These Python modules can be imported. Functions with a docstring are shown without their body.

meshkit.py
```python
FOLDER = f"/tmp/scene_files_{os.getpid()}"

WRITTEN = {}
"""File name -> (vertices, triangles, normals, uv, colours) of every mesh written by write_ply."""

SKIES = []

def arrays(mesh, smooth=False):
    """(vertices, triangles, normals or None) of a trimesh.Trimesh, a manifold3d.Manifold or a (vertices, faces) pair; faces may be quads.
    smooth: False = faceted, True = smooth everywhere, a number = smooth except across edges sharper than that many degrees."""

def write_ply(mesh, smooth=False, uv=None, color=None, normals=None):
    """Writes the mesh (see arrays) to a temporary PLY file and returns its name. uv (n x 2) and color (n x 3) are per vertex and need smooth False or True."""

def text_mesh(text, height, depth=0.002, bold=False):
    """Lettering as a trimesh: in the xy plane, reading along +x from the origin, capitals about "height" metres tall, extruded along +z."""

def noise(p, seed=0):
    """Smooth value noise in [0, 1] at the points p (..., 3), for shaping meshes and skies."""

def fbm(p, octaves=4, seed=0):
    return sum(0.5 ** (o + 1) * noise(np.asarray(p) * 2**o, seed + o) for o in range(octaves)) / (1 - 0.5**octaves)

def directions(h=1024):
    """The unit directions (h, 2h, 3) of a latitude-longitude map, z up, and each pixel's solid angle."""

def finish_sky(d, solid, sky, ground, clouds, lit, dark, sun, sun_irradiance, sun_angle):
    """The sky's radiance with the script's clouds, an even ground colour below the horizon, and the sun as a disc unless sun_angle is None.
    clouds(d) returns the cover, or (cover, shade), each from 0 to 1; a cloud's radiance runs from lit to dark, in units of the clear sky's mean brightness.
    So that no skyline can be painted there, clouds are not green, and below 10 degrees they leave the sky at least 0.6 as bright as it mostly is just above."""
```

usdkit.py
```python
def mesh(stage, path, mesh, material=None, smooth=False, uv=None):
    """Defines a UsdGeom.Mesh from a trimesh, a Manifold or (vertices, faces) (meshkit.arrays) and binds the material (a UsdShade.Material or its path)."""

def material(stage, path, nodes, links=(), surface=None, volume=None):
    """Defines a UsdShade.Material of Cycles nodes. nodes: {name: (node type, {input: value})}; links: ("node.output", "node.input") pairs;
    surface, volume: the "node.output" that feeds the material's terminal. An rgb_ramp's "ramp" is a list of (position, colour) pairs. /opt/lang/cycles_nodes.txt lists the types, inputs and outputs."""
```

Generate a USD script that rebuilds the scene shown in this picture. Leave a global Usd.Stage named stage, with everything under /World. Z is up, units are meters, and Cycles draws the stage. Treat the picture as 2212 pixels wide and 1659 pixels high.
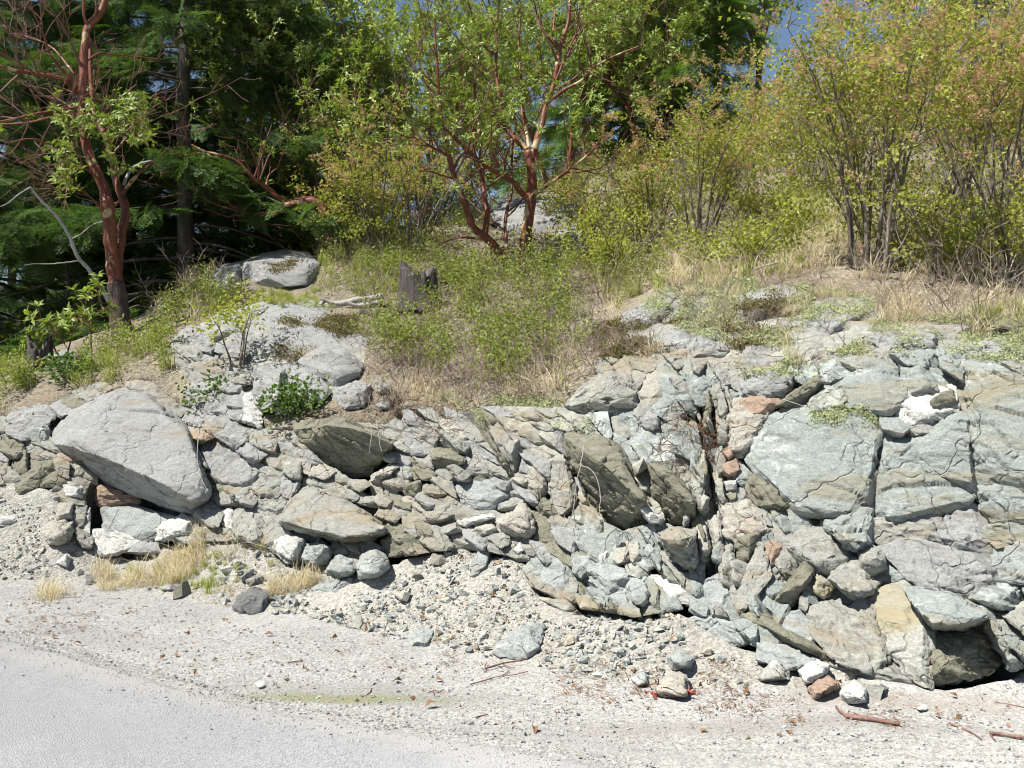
import math
import numpy as np, shapely
from shapely.geometry import Polygon, LineString
from scipy import sparse
from scipy.spatial import cKDTree, ConvexHull, Voronoi, HalfspaceIntersection
from scipy.interpolate import RBFInterpolator
from scipy.ndimage import gaussian_filter, map_coordinates
from scipy.spatial.transform import Rotation
from pxr import Usd, UsdGeom, UsdLux, UsdShade, Gf, Sdf, Vt
import usdkit, meshkit

stage = Usd.Stage.CreateInMemory()
UsdGeom.SetStageUpAxis(stage, 'Z')
UsdGeom.SetStageMetersPerUnit(stage, 1.0)
UsdGeom.Xform.Define(stage, '/World')
stage.SetDefaultPrim(stage.GetPrimAtPath('/World'))

# ------------------------------------------------------------------ camera, sky, sun, exposure
EYE = 1.6
FPX = 1990.0                       # focal length in units of a 2212 px wide picture
cam = UsdGeom.Camera.Define(stage, '/World/camera')
cam.AddTranslateOp().Set((0, 0, EYE))
cam.AddRotateXOp().Set(90.0)
cam.CreateHorizontalApertureAttr(36.0)
cam.CreateFocalLengthAttr(36.0 * FPX / 2212)
cam.CreateClippingRangeAttr((0.05, 5000.0))
cam.CreateExposureAttr(1.12)

SUN = np.array([-0.46, -0.34, 0.84]); SUN /= np.linalg.norm(SUN)
sky_m = usdkit.material(stage, '/World/Looks/sky_look', {
    's': ('sky_texture', {'sky_type': 'single_scattering', 'sun_disc': False, 'sun_elevation': math.asin(SUN[2]),
                          'sun_rotation': math.atan2(SUN[0], SUN[1]), 'air_density': 1.0, 'aerosol_density': 0.6, 'ozone_density': 1.0}),
    'b': ('background_shader', {'strength': 0.052})}, [('s.color', 'b.color')], surface='b.background')
dome = UsdLux.DomeLight.Define(stage, '/World/sky')
UsdShade.MaterialBindingAPI.Apply(dome.GetPrim()).Bind(sky_m)
dome.GetPrim().SetCustomDataByKey('kind', 'structure')
dome.GetPrim().SetCustomDataByKey('label', 'clear blue summer sky above the trees')
sun = UsdLux.DistantLight.Define(stage, '/World/sun')
sun.CreateIntensityAttr(1.25)
sun.CreateAngleAttr(0.53)
sun.CreateNormalizeAttr(True)
sun.CreateColorAttr(Gf.Vec3f(1.0, 0.965, 0.9))
_r = Rotation.align_vectors([SUN], [[0, 0, 1]])[0].as_quat()
sun.AddOrientOp().Set(Gf.Quatf(float(_r[3]), float(_r[0]), float(_r[1]), float(_r[2])))

# ------------------------------------------------------------------ helpers
used = {}
def fresh(parent, name):
    k = (parent, name)
    n = used.get(k, -1) + 1
    used[k] = n
    return f'{parent}/{name}' + (f'_{n:03d}' if n else '')

def tag(prim, label=None, cat=None, group=None, kind=None):
    prim = prim.GetPrim() if hasattr(prim, 'GetPrim') else prim
    for k, v in (('label', label), ('category', cat), ('group', group), ('kind', kind)):
        if v:
            prim.SetCustomDataByKey(k, v)
    return prim

def thing(name, label=None, cat=None, group=None, kind=None, loc=None):
    p = fresh('/World', name)
    x = UsdGeom.Xform.Define(stage, p)
    if loc is not None:
        x.AddTranslateOp().Set(tuple(map(float, loc)))
    tag(x, label, cat, group, kind)
    x.loc = np.zeros(3) if loc is None else np.asarray(loc, float)
    return x

def obj(name, mesh, mat, parent=None, smooth=True, label=None, cat=None, group=None, kind=None):
    """One Mesh prim; vertices are given in world space and stored relative to the parent thing (or to the mesh's own base)."""
    v, f, n = meshkit.arrays(mesh, smooth)
    if parent is None:
        p = fresh('/World', name)
        off = np.array([(v[:, 0].min() + v[:, 0].max()) / 2, (v[:, 1].min() + v[:, 1].max()) / 2, v[:, 2].min()]) if cat else np.zeros(3)
    else:
        p = fresh(str(parent.GetPath()), name)
        off = getattr(parent, 'loc', np.zeros(3))
    m = UsdGeom.Mesh.Define(stage, p)
    m.CreatePointsAttr(Vt.Vec3fArray.FromNumpy((v - off).astype(np.float32)))
    m.CreateFaceVertexCountsAttr(Vt.IntArray.FromNumpy(np.full(len(f), 3, np.int32)))
    m.CreateFaceVertexIndicesAttr(Vt.IntArray.FromNumpy(f.astype(np.int32).ravel()))
    m.CreateSubdivisionSchemeAttr('none')
    if n is not None:
        m.CreateNormalsAttr(Vt.Vec3fArray.FromNumpy(n.astype(np.float32)))
        m.SetNormalsInterpolation('vertex')
    if parent is None and cat:
        m.AddTranslateOp().Set(tuple(map(float, off)))
    UsdShade.MaterialBindingAPI.Apply(m.GetPrim()).Bind(M[mat])
    tag(m, label, cat, group, kind)
    m.loc = off
    return m

def scatter(name, protos, pos, rot, scale, parent=None, idx=None, label=None, cat=None, kind='stuff', seed=1):
    """A PointInstancer. protos: [(mesh, material, smooth)]; rot: scipy Rotation."""
    base = '/World' if parent is None else str(parent.GetPath())
    off = np.zeros(3) if parent is None else getattr(parent, 'loc', np.zeros(3))
    p = fresh(base, name)
    pi = UsdGeom.PointInstancer.Define(stage, p)
    targets = []
    for k, (mesh, mat, sm) in enumerate(protos):
        usdkit.mesh(stage, f'{p}/piece_{k:03d}' if k else f'{p}/piece', mesh, M[mat], smooth=sm)
        targets.append(f'{p}/piece_{k:03d}' if k else f'{p}/piece')
    n = len(pos)
    pi.CreatePrototypesRel().SetTargets(targets)
    if idx is None:
        idx = np.random.default_rng(seed).integers(0, len(protos), n)
    pi.CreateProtoIndicesAttr(Vt.IntArray.FromNumpy(np.asarray(idx, np.int32)))
    pi.CreatePositionsAttr(Vt.Vec3fArray.FromNumpy((np.asarray(pos) - off).astype(np.float32)))
    q = rot.as_quat()
    pi.CreateOrientationsAttr(Vt.QuathArray([Gf.Quath(float(a[3]), float(a[0]), float(a[1]), float(a[2])) for a in q]))
    s = np.asarray(scale, float)
    if s.ndim == 1:
        s = np.repeat(s[:, None], 3, 1)
    pi.CreateScalesAttr(Vt.Vec3fArray.FromNumpy(s.astype(np.float32)))
    tag(pi, label, cat, None, kind)
    return pi

def unit(v):
    v = np.asarray(v, float)
    return v / np.maximum(np.linalg.norm(v, axis=-1, keepdims=True), 1e-12)

def frames(axis, rng, which=2):
    """Rotations whose local axis `which` points along axis, with a random roll."""
    a = unit(np.asarray(axis, float))
    r = unit(np.cross(a, unit(rng.normal(size=a.shape))))
    s = np.cross(a, r)
    if which == 2:
        m = np.stack([r, s, a], -1)
    else:
        m = np.stack([s, a, r], -1)
        m[..., 0] = np.cross(m[..., 1], m[..., 2])
    return Rotation.from_matrix(m)

def frames_up(axis, up, rng, wob=.3):
    """Local y along axis, local z as near up as possible."""
    a = unit(np.asarray(axis, float))
    u = unit(np.asarray(up, float) + rng.normal(0, wob, a.shape))
    x = unit(np.cross(a, u))
    z = np.cross(x, a)
    return Rotation.from_matrix(np.stack([x, a, z], -1))

def tube(pts, radii, sides=6):
    p = np.asarray(pts, float); n = len(p)
    t = unit(np.gradient(p, axis=0))
    ref = np.array([0.31, 0.85, 0.43]) if abs(t[0] @ np.array([0.31, 0.85, 0.43])) < .9 else np.array([1., 0, 0])
    a = unit(np.cross(t, ref)); b = np.cross(t, a)
    ang = np.arange(sides) * 2 * np.pi / sides
    r = np.broadcast_to(np.asarray(radii, float), (n,))
    v = p[:, None] + r[:, None, None] * (np.cos(ang)[None, :, None] * a[:, None] + np.sin(ang)[None, :, None] * b[:, None])
    i, j = np.meshgrid(np.arange(n - 1), np.arange(sides), indexing='ij')
    q = np.stack([i * sides + j, i * sides + (j + 1) % sides, (i + 1) * sides + (j + 1) % sides, (i + 1) * sides + j], -1).reshape(-1, 4)
    v = np.vstack([v.reshape(-1, 3), p[:1], p[-1:]])
    k = np.arange(sides)
    c0 = np.stack([np.full(sides, n * sides), (k + 1) % sides, k], 1)
    c1 = np.stack([np.full(sides, n * sides + 1), (n - 1) * sides + k, (n - 1) * sides + (k + 1) % sides], 1)
    return v, np.vstack([q[:, [0, 2, 1]], q[:, [0, 3, 2]], c0[:, ::-1], c1[:, ::-1]])

def tubes(items, sides):
    """Many thin tubes at once: items = [(points, radii)]; those of equal length are built together."""
    by, out = {}, []
    for p, r in items:
        by.setdefault(len(p), []).append((p, r))
    for n, g in by.items():
        p = np.array([x[0] for x in g], float); r = np.array([np.broadcast_to(x[1], (n,)) for x in g], float)
        t = np.gradient(p, axis=1); t /= np.linalg.norm(t, axis=2, keepdims=True) + 1e-12
        ref = np.where(np.abs(t[:, :1, 2:]) < .8, np.array([0, 0, 1.0]), np.array([1.0, 0, 0]))
        a = np.cross(t, np.broadcast_to(ref, t.shape)); a /= np.linalg.norm(a, axis=2, keepdims=True) + 1e-12
        b = np.cross(t, a)
        ang = np.arange(sides) * 2 * np.pi / sides
        v = p[:, :, None] + r[:, :, None, None] * (np.cos(ang)[:, None] * a[:, :, None] + np.sin(ang)[:, None] * b[:, :, None])
        i, j = np.meshgrid(np.arange(n - 1), np.arange(sides), indexing='ij')
        q = np.stack([i * sides + j, i * sides + (j + 1) % sides, (i + 1) * sides + (j + 1) % sides, (i + 1) * sides + j], -1).reshape(-1, 4)
        f = np.vstack([q[:, [0, 1, 2]], q[:, [0, 2, 3]]])
        f = (f[None] + (np.arange(len(g)) * n * sides)[:, None, None]).reshape(-1, 3)
        out.append((v.reshape(-1, 3), f))
    return join(out)

def join(parts):
    vs, fs, o = [], [], 0
    for v, f in parts:
        vs.append(v); fs.append(np.asarray(f) + o); o += len(v)
    return np.vstack(vs), np.vstack(fs)

def catmull(p, n):
    """A smooth curve of n points through the given ones."""
    p = np.asarray(p, float)
    if len(p) < 3:
        t = np.linspace(0, 1, n)[:, None]
        return p[0] * (1 - t) + p[-1] * t
    q = np.vstack([2 * p[0] - p[1], p, 2 * p[-1] - p[-2]])
    s = np.linspace(0, len(p) - 1 - 1e-6, n); i = s.astype(int); t = (s - i)[:, None]
    a, b, c, d = q[i], q[i + 1], q[i + 2], q[i + 3]
    return .5 * (2 * b + (c - a) * t + (2 * a - 5 * b + 4 * c - d) * t ** 2 + (3 * b - a - 3 * c + d) * t ** 3)

def at(u, v, Y):
    """The point at distance Y that the photograph shows at (u, v)."""
    return np.array([(u - 1106) / FPX * Y, Y, EYE - (v - 829.5) / FPX * Y])

def project(p):
    p = np.asarray(p)
    y = np.maximum(p[..., 1], 0.3)
    return 1106 + p[..., 0] / y * FPX, 829.5 + (EYE - p[..., 2]) / y * FPX

def pairs(s, k=2):
    return np.array([[float(x) for x in w.split(',')] for w in s.split()]).reshape(-1, k)

def inside(poly, u, v):
    poly = Polygon(pairs(poly) if isinstance(poly, str) else poly).buffer(0)
    a, b, c, d = poly.bounds
    out = (u > a) & (u < c) & (v > b) & (v < d)
    out[out] = shapely.contains_xy(poly, u[out], v[out])
    return out

def facets(p, cell, seed, A=None):
    """Fractured-rock relief: cells with their own offset and tilt. Returns (relief about -1..1, closeness to a crack 0..1)."""
    q = np.asarray(p) if A is None else np.asarray(p) @ np.asarray(A).T
    q = q / cell
    w = (meshkit.noise(q * .9, seed + 31)[:, None] - .5) * np.array([.6, -.5, .4])
    q = q + w
    lo, hi = q.min(0) - 1.5, q.max(0) + 1.5
    rng = np.random.default_rng(seed)
    n = int(np.prod(hi - lo)) + 8
    s = rng.uniform(lo, hi, (n, 3))
    off = rng.uniform(-1, 1, n)
    tilt = rng.normal(0, .75, (n, 3))
    d, i = cKDTree(s).query(q, k=2)
    h = off[i[:, 0]] + ((q - s[i[:, 0]]) * tilt[i[:, 0]]).sum(1)
    crack = np.clip(1 - (d[:, 1] - d[:, 0]) / .14, 0, 1)
    return np.clip(h, -1.6, 1.6), crack
# ------------------------------------------------------------------ materials
M = {}
def look(name, nodes, links, surface='p.BSDF'):
    M[name] = usdkit.material(stage, f'/World/Looks/{name}', nodes, links, surface=surface)

def rock(name, dark, mid, light, stain=None, stain_at=.62, grain=1.0, streak=(.25, .5, .1), rough=.85, bump=.85, island=False, lichen=None):
    """Rock: large patches, streaks along the bedding, fine grain, hairline cracks."""
    nodes = {
        'g': ('geometry', {}),
        'mp': ('mapping', {'rotation': streak, 'scale': (1.0, 1.0, 4.5)}),
        'n1': ('noise_texture', {'scale': 1.7, 'detail': 9.0, 'roughness': .62, 'distortion': .5}),
        'n2': ('noise_texture', {'scale': 7.0, 'detail': 6.0, 'roughness': .65, 'distortion': .3}),
        'n3': ('noise_texture', {'scale': 70.0, 'detail': 4.0, 'roughness': .7}),
        'sum': ('math', {'math_type': 'multiply_add', 'value2': .55}),
        'half': ('math', {'math_type': 'multiply', 'value2': .45}),
        'r': ('rgb_ramp', {'ramp': [(.33, dark), (.46, mid), (.56, mid), (.69, light)]}),
        'gr': ('rgb_ramp', {'ramp': [(.30, (.62,) * 3), (.5, (1.0,) * 3), (.72, (1.32,) * 3)]}),
        'mul': ('mix_color', {'blend_type': 'multiply', 'fac': grain}),
        'wv': ('noise_texture', {'scale': 2.5, 'detail': 3.0}),
        'ad': ('vector_math', {'math_type': 'multiply_add', 'vector2': (.8, .8, .8)}),
        'vo': ('voronoi_texture', {'feature': 'distance_to_edge', 'scale': 1.5}),
        'cr': ('map_range', {'from_min': .0, 'from_max': .022, 'to_min': .45, 'to_max': 1.0, 'clamp': True}),
        'mulc': ('mix_color', {'blend_type': 'multiply', 'fac': .08}),
        'ch': ('combine_color', {}),
        'hn': ('math', {'math_type': 'multiply_add', 'value2': .5}),
        'ho': ('math', {'math_type': 'multiply_add', 'value2': .22}),
        'bu': ('bump', {'strength': bump, 'distance': .03}),
        'p': ('principled_bsdf', {'roughness': rough, 'specular_ior_level': .25, 'diffuse_roughness': .4}),
    }
    links = [('g.position', 'mp.vector'), ('mp.vector', 'n1.vector'), ('mp.vector', 'n2.vector'), ('g.position', 'n3.vector'),
             ('n2.fac', 'half.value1'), ('n1.fac', 'sum.value1'), ('half.value', 'sum.value3'), ('sum.value', 'r.fac'),
             ('n3.fac', 'gr.fac'), ('r.color', 'mul.a'), ('gr.color', 'mul.b'),
             ('g.position', 'wv.vector'), ('wv.color', 'ad.vector1'), ('g.position', 'ad.vector3'), ('ad.vector', 'vo.vector'),
             ('vo.distance', 'cr.value'), ('cr.result', 'ch.r'), ('cr.result', 'ch.g'), ('cr.result', 'ch.b'), ('mul.result', 'mulc.a'), ('ch.color', 'mulc.b'),
             ('n2.fac', 'hn.value1'), ('n3.fac', 'ho.value1'), ('cr.result', 'ho.value3'), ('ho.value', 'hn.value3'), ('hn.value', 'bu.height'), ('bu.normal', 'p.normal')]
    last = 'mulc.result'
    if stain:
        nodes |= {'ns': ('noise_texture', {'scale': 1.1, 'detail': 5.0, 'roughness': .6, 'distortion': .8}),
                  'lo': ('vector_math', {'math_type': 'add', 'vector2': (7.3, 2.1, 5.5)}),
                  'mr': ('map_range', {'from_min': stain_at - .05, 'from_max': stain_at + .1, 'to_min': 0.0, 'to_max': .8, 'clamp': True}),
                  'ms': ('mix_color', {'b': stain})}
        links += [('mp.vector', 'lo.vector1'), ('lo.vector', 'ns.vector'), ('ns.fac', 'mr.value'), ('mr.result', 'ms.fac'), (last, 'ms.a')]
        last = 'ms.result'
    if lichen:
        nodes |= {'nl': ('noise_texture', {'scale': 8.0, 'detail': 6.0, 'roughness': .7, 'distortion': .6}), 'nm': ('noise_texture', {'scale': 1.3, 'detail': 3.0}),
                  'la': ('math', {'math_type': 'multiply_add', 'value2': .55}), 'lm': ('math', {'math_type': 'multiply', 'value2': .45}),
                  'lr': ('map_range', {'from_min': .545, 'from_max': .60, 'to_min': 0.0, 'to_max': .55, 'clamp': True}), 'lx': ('mix_color', {'b': lichen})}
        links += [('g.position', 'nl.vector'), ('g.position', 'nm.vector'), ('nm.fac', 'lm.value1'), ('nl.fac', 'la.value1'), ('lm.value', 'la.value3'), ('la.value', 'lr.value'), ('lr.result', 'lx.fac'), (last, 'lx.a')]
        last = 'lx.result'
    if island:
        nodes |= {'oi': ('object_info', {}), 'rr': ('rgb_ramp', {'ramp': [(0, (.72, .72, .74)), (.35, (.95, .97, 1.0)), (.6, (1.0, 1.06, 1.06)), (.78, (1.25, 1.22, 1.15)), (.93, (1.25, 1.14, .98)), (1, (1.1, .85, .65))]}),
                  'mo': ('mix_color', {'blend_type': 'multiply', 'fac': 1.0})}
        links += [('oi.random', 'rr.fac'), (last, 'mo.a'), ('rr.color', 'mo.b')]
        last = 'mo.result'
    look(name, nodes, links + [(last, 'p.base_color')])

rock('weathered_rock', (.135, .136, .132), (.225, .226, .218), (.33, .328, .315), stain=(.20, .18, .14), stain_at=.60, bump=.7, lichen=(.10, .10, .09))
rock('green_rock', (0.106, 0.121, 0.112), (0.207, 0.227, 0.213), (0.354, 0.379, 0.361), stain=(.20, .175, .115), stain_at=.55, lichen=(.42, .44, .42))
rock('grey_rock', (0.102, 0.104, 0.091), (0.219, 0.219, 0.195), (0.363, 0.361, 0.330), stain=(.215, .175, .115), stain_at=.56, lichen=(.33, .335, .28))
rock('tan_rock', (.15, .14, .115), (.275, .262, .225), (.41, .395, .345), stain=(.25, .17, .11), stain_at=.60)
rock('pale_rock', (.23, .23, .215), (.38, .38, .355), (.54, .54, .51))
rock('rust_rock', (.15, .11, .085), (.25, .18, .135), (.35, .29, .24))
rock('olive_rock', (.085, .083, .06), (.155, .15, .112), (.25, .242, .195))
rock('ochre_rock', (.15, .15, .125), (.27, .272, .245), (.40, .405, .375), stain=(.25, .215, .125), stain_at=.54, streak=(.2, .9, .3))
rock('dark_rock', (.07, .07, .07), (.115, .115, .115), (.18, .18, .175))
rock('blue_rock', (0.126, 0.135, 0.131), (0.239, 0.252, 0.243), (0.387, 0.398, 0.387), stain=(.23, .2, .14), stain_at=.60)
rock('stone_mix', (.17, .172, .158), (.285, .288, .265), (.40, .40, .37), island=True)

rock('pebble_mix', (.22, .213, .20), (.31, .302, .285), (.40, .392, .37), island=True)

def ground(name, a, b, c, scale=40.0, bump=.6, big=.6, patches=None, vscale=90.0, speck=.85):
    nodes = {
        'g': ('geometry', {}),
        'n1': ('noise_texture', {'scale': big, 'detail': 8.0, 'roughness': .6, 'distortion': .4}),
        'n2': ('noise_texture', {'scale': scale, 'detail': 5.0, 'roughness': .7}),
        'v': ('voronoi_texture', {'scale': vscale, 'feature': 'f1'}),
        'bw': ('rgb_to_bw', {}),
        'r': ('rgb_ramp', {'ramp': [(.30, a), (.52, b), (.72, c)]}),
        's': ('math', {'math_type': 'multiply_add', 'value2': .6}), 'h': ('math', {'math_type': 'multiply', 'value2': .4}),
        'gr': ('rgb_ramp', {'ramp': [(0, (.55,) * 3), (.5, (.98,) * 3), (1, (1.42,) * 3)]}),
        'mul': ('mix_color', {'blend_type': 'multiply', 'fac': speck}),
        'bh': ('math', {'math_type': 'multiply_add', 'value2': .6}),
        'bu': ('bump', {'strength': bump, 'distance': .012}),
        'p': ('principled_bsdf', {'roughness': .9, 'specular_ior_level': .2, 'diffuse_roughness': .5})}
    links = [('g.position', 'n1.vector'), ('g.position', 'n2.vector'), ('g.position', 'v.vector'), ('v.color', 'bw.color'),
             ('n2.fac', 'h.value1'), ('n1.fac', 's.value1'), ('h.value', 's.value3'), ('s.value', 'r.fac'),
             ('bw.val', 'gr.fac'), ('r.color', 'mul.a'), ('gr.color', 'mul.b'), ('n2.fac', 'bh.value1'), ('v.distance', 'bh.value3'), ('bh.value', 'bu.height'), ('bu.normal', 'p.normal')]
    last = 'mul.result'
    for k, (centre, size, yaw, color, amount) in enumerate(patches or []):       # worn or stained places on the ground itself
        nodes |= {f'pm{k}': ('mapping', {'mapping_type': 'texture', 'location': centre, 'rotation': (0, 0, yaw), 'scale': size}),
                  f'pw{k}': ('noise_texture', {'scale': 5.0, 'detail': 6.0}), f'pl{k}': ('vector_math', {'math_type': 'length'}),
                  f'pa{k}': ('math', {'math_type': 'multiply_add', 'value2': 1.3}),
                  f'pr{k}': ('map_range', {'from_min': 1.75, 'from_max': 1.05, 'to_min': 0.0, 'to_max': amount, 'clamp': True}), f'px{k}': ('mix_color', {'b': color})}
        links += [('g.position', f'pm{k}.vector'), (f'pm{k}.vector', f'pl{k}.vector1'), ('g.position', f'pw{k}.vector'), (f'pw{k}.fac', f'pa{k}.value1'), (f'pl{k}.value', f'pa{k}.value3'),
                  (f'pa{k}.value', f'pr{k}.value'), (f'pr{k}.result', f'px{k}.fac'), (last, f'px{k}.a')]
        last = f'px{k}.result'
    look(name, nodes, links + [(last, 'p.base_color')])

ground('gravel', (.205, .20, .188), (.282, .276, .26), (.345, .34, .322), patches=[
    ((-.75, 4.80, 0), (1.0, .22, .3), -.2, (.19, .183, .17), .55), ((-.9, 4.72, 0), (.60, .10, .3), -.05, (.16, .165, .08), .75),
    ((1.2, 4.35, 0), (1.5, .14, .3), .05, (.20, .19, .172), .6), ((-2.6, 5.9, 0), (.9, .22, .4), -.45, (.22, .217, .21), .6), ((2.0, 4.75, 0), (.9, .16, .4), .1, (.235, .20, .17), .6), ((.3, 4.15, 0), (.8, .12, .4), -.3, (.21, .205, .195), .5)], speck=.8, vscale=70.0)
ground('scree_soil', (.19, .182, .158), (.29, .28, .248), (.37, .36, .325), scale=30, vscale=55.0, bump=.9)
ground('asphalt', (.205, .208, .213), (.25, .253, .259), (.295, .298, .304), scale=60, vscale=105.0, bump=.6, big=.8, speck=.6, patches=[((-1.35, 4.62, 0), (3.6, .20, 1), -.49, (.30, .292, .275), .75), ((-2.4, 4.4, 0), (1.6, .5, 1), -.3, (.225, .226, .228), .5), ((.2, 3.6, 0), (1.0, .25, 1), -.4, (.31, .312, .312), .5)])
ground('hill_soil', (.11, .09, .065), (.20, .17, .125), (.29, .26, .19), scale=25, vscale=45.0, bump=.9)

def leaf(name, ramp, trans=.35, rough=.5, spec=.4, tint=(1.25, 1.3, .55), back=None):
    """Leaves: each leaf and each sprig has its own tone; light passes through."""
    look(name, {
        'g': ('geometry', {}), 'o': ('object_info', {}),
        'a': ('math', {'math_type': 'multiply', 'value2': .6}), 'b': ('math', {'math_type': 'multiply_add', 'value2': .4}),
        'r': ('rgb_ramp', {'ramp': ramp}),
        't': ('mix_color', {'blend_type': 'multiply', 'fac': 1.0, 'b': tint}),
        'p': ('principled_bsdf', {'roughness': rough, 'specular_ior_level': spec}),
        'tr': ('translucent_bsdf', {}), 'm': ('mix_closure', {'fac': trans})},
        [('g.random_per_island', 'a.value1'), ('o.random', 'b.value1'), ('a.value', 'b.value3'), ('b.value', 'r.fac'), ('r.color', 'p.base_color'),
         ('r.color', 't.a'), ('t.result', 'tr.color'), ('p.BSDF', 'm.closure1'), ('tr.BSDF', 'm.closure2')], surface='m.closure')

leaf('arbutus_leaf', [(0, (.15, .20, .04)), (.5, (.25, .31, .065)), (.85, (.35, .41, .12)), (1, (.42, .38, .13))], rough=.42, spec=.4)
leaf('fir_needle', [(0, (.05, .09, .025)), (.5, (.095, .17, .045)), (.85, (.15, .24, .065)), (1, (.20, .28, .085))], trans=0.35, rough=.55, spec=.3)
leaf('fir_needle_light', [(0, (.09, .16, .035)), (.6, (.17, .27, .065)), (1, (.25, .35, .10))], trans=.35, rough=.55, spec=.3)
leaf('spray_leaf', [(0, (0.22, 0.247, 0.051)), (0.5, (0.364, 0.378, 0.081)), (0.8, (0.481, 0.454, 0.116)), (0.92, (0.551, 0.443, 0.146)), (1, (0.516, 0.26, 0.111))], trans=0.45, spec=.3)
leaf('plume', [(0, (0.408, 0.253, 0.146)), (0.5, (0.614, 0.411, 0.257)), (1, (0.771, 0.569, 0.378))], trans=0.4, rough=.9, spec=.1, tint=(1, 1, .9))
leaf('maple_leaf', [(0, (0.178, 0.235, 0.036)), (0.5, (0.296, 0.34, 0.054)), (1, (0.444, 0.444, 0.087))], trans=.5, spec=.3)
leaf('bush_leaf', [(0, (.16, .19, .045)), (.5, (.27, .315, .075)), (.85, (.39, .42, .12)), (1, (.40, .31, .13))], trans=0.45, spec=.35)
leaf('dark_leaf', [(0, (.07, .12, .03)), (.6, (.12, .19, .045)), (1, (.20, .26, .07))], trans=.3, rough=.5, spec=.25)
leaf('red_leaf', [(0, (.16, .08, .03)), (.5, (.26, .12, .05)), (1, (.36, .20, .08))], trans=.3, spec=.2)
leaf('dry_grass', [(0, (.50, .43, .29)), (.5, (.68, .60, .43)), (.85, (.78, .72, .54)), (1, (.50, .50, .26))], trans=.45, rough=.7, spec=.2, tint=(1, 1, .8))
leaf('green_grass', [(0, (.24, .27, .08)), (.6, (.36, .38, .13)), (1, (.52, .47, .24))], trans=.45, rough=.6, spec=.2)
leaf('stonecrop', [(0, (.26, .29, .17)), (.4, (.40, .42, .22)), (.75, (.52, .53, .24)), (.93, (.50, .48, .22)), (1, (.34, .16, .09))], trans=.15, rough=.6, spec=.3)
leaf('moss', [(0, (.10, .085, .04)), (.6, (.20, .17, .08)), (1, (.30, .27, .13))], trans=.2, rough=.9, spec=.05)
leaf('litter', [(0, (.14, .075, .045)), (.5, (.27, .16, .09)), (.8, (.42, .30, .17)), (1, (.34, .12, .06))], trans=.2, rough=.7, spec=.2)
leaf('root_mat', [(0, (.09, .055, .035)), (.5, (.18, .115, .075)), (1, (.30, .22, .16))], trans=0.0, rough=.9, spec=.1)

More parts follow.
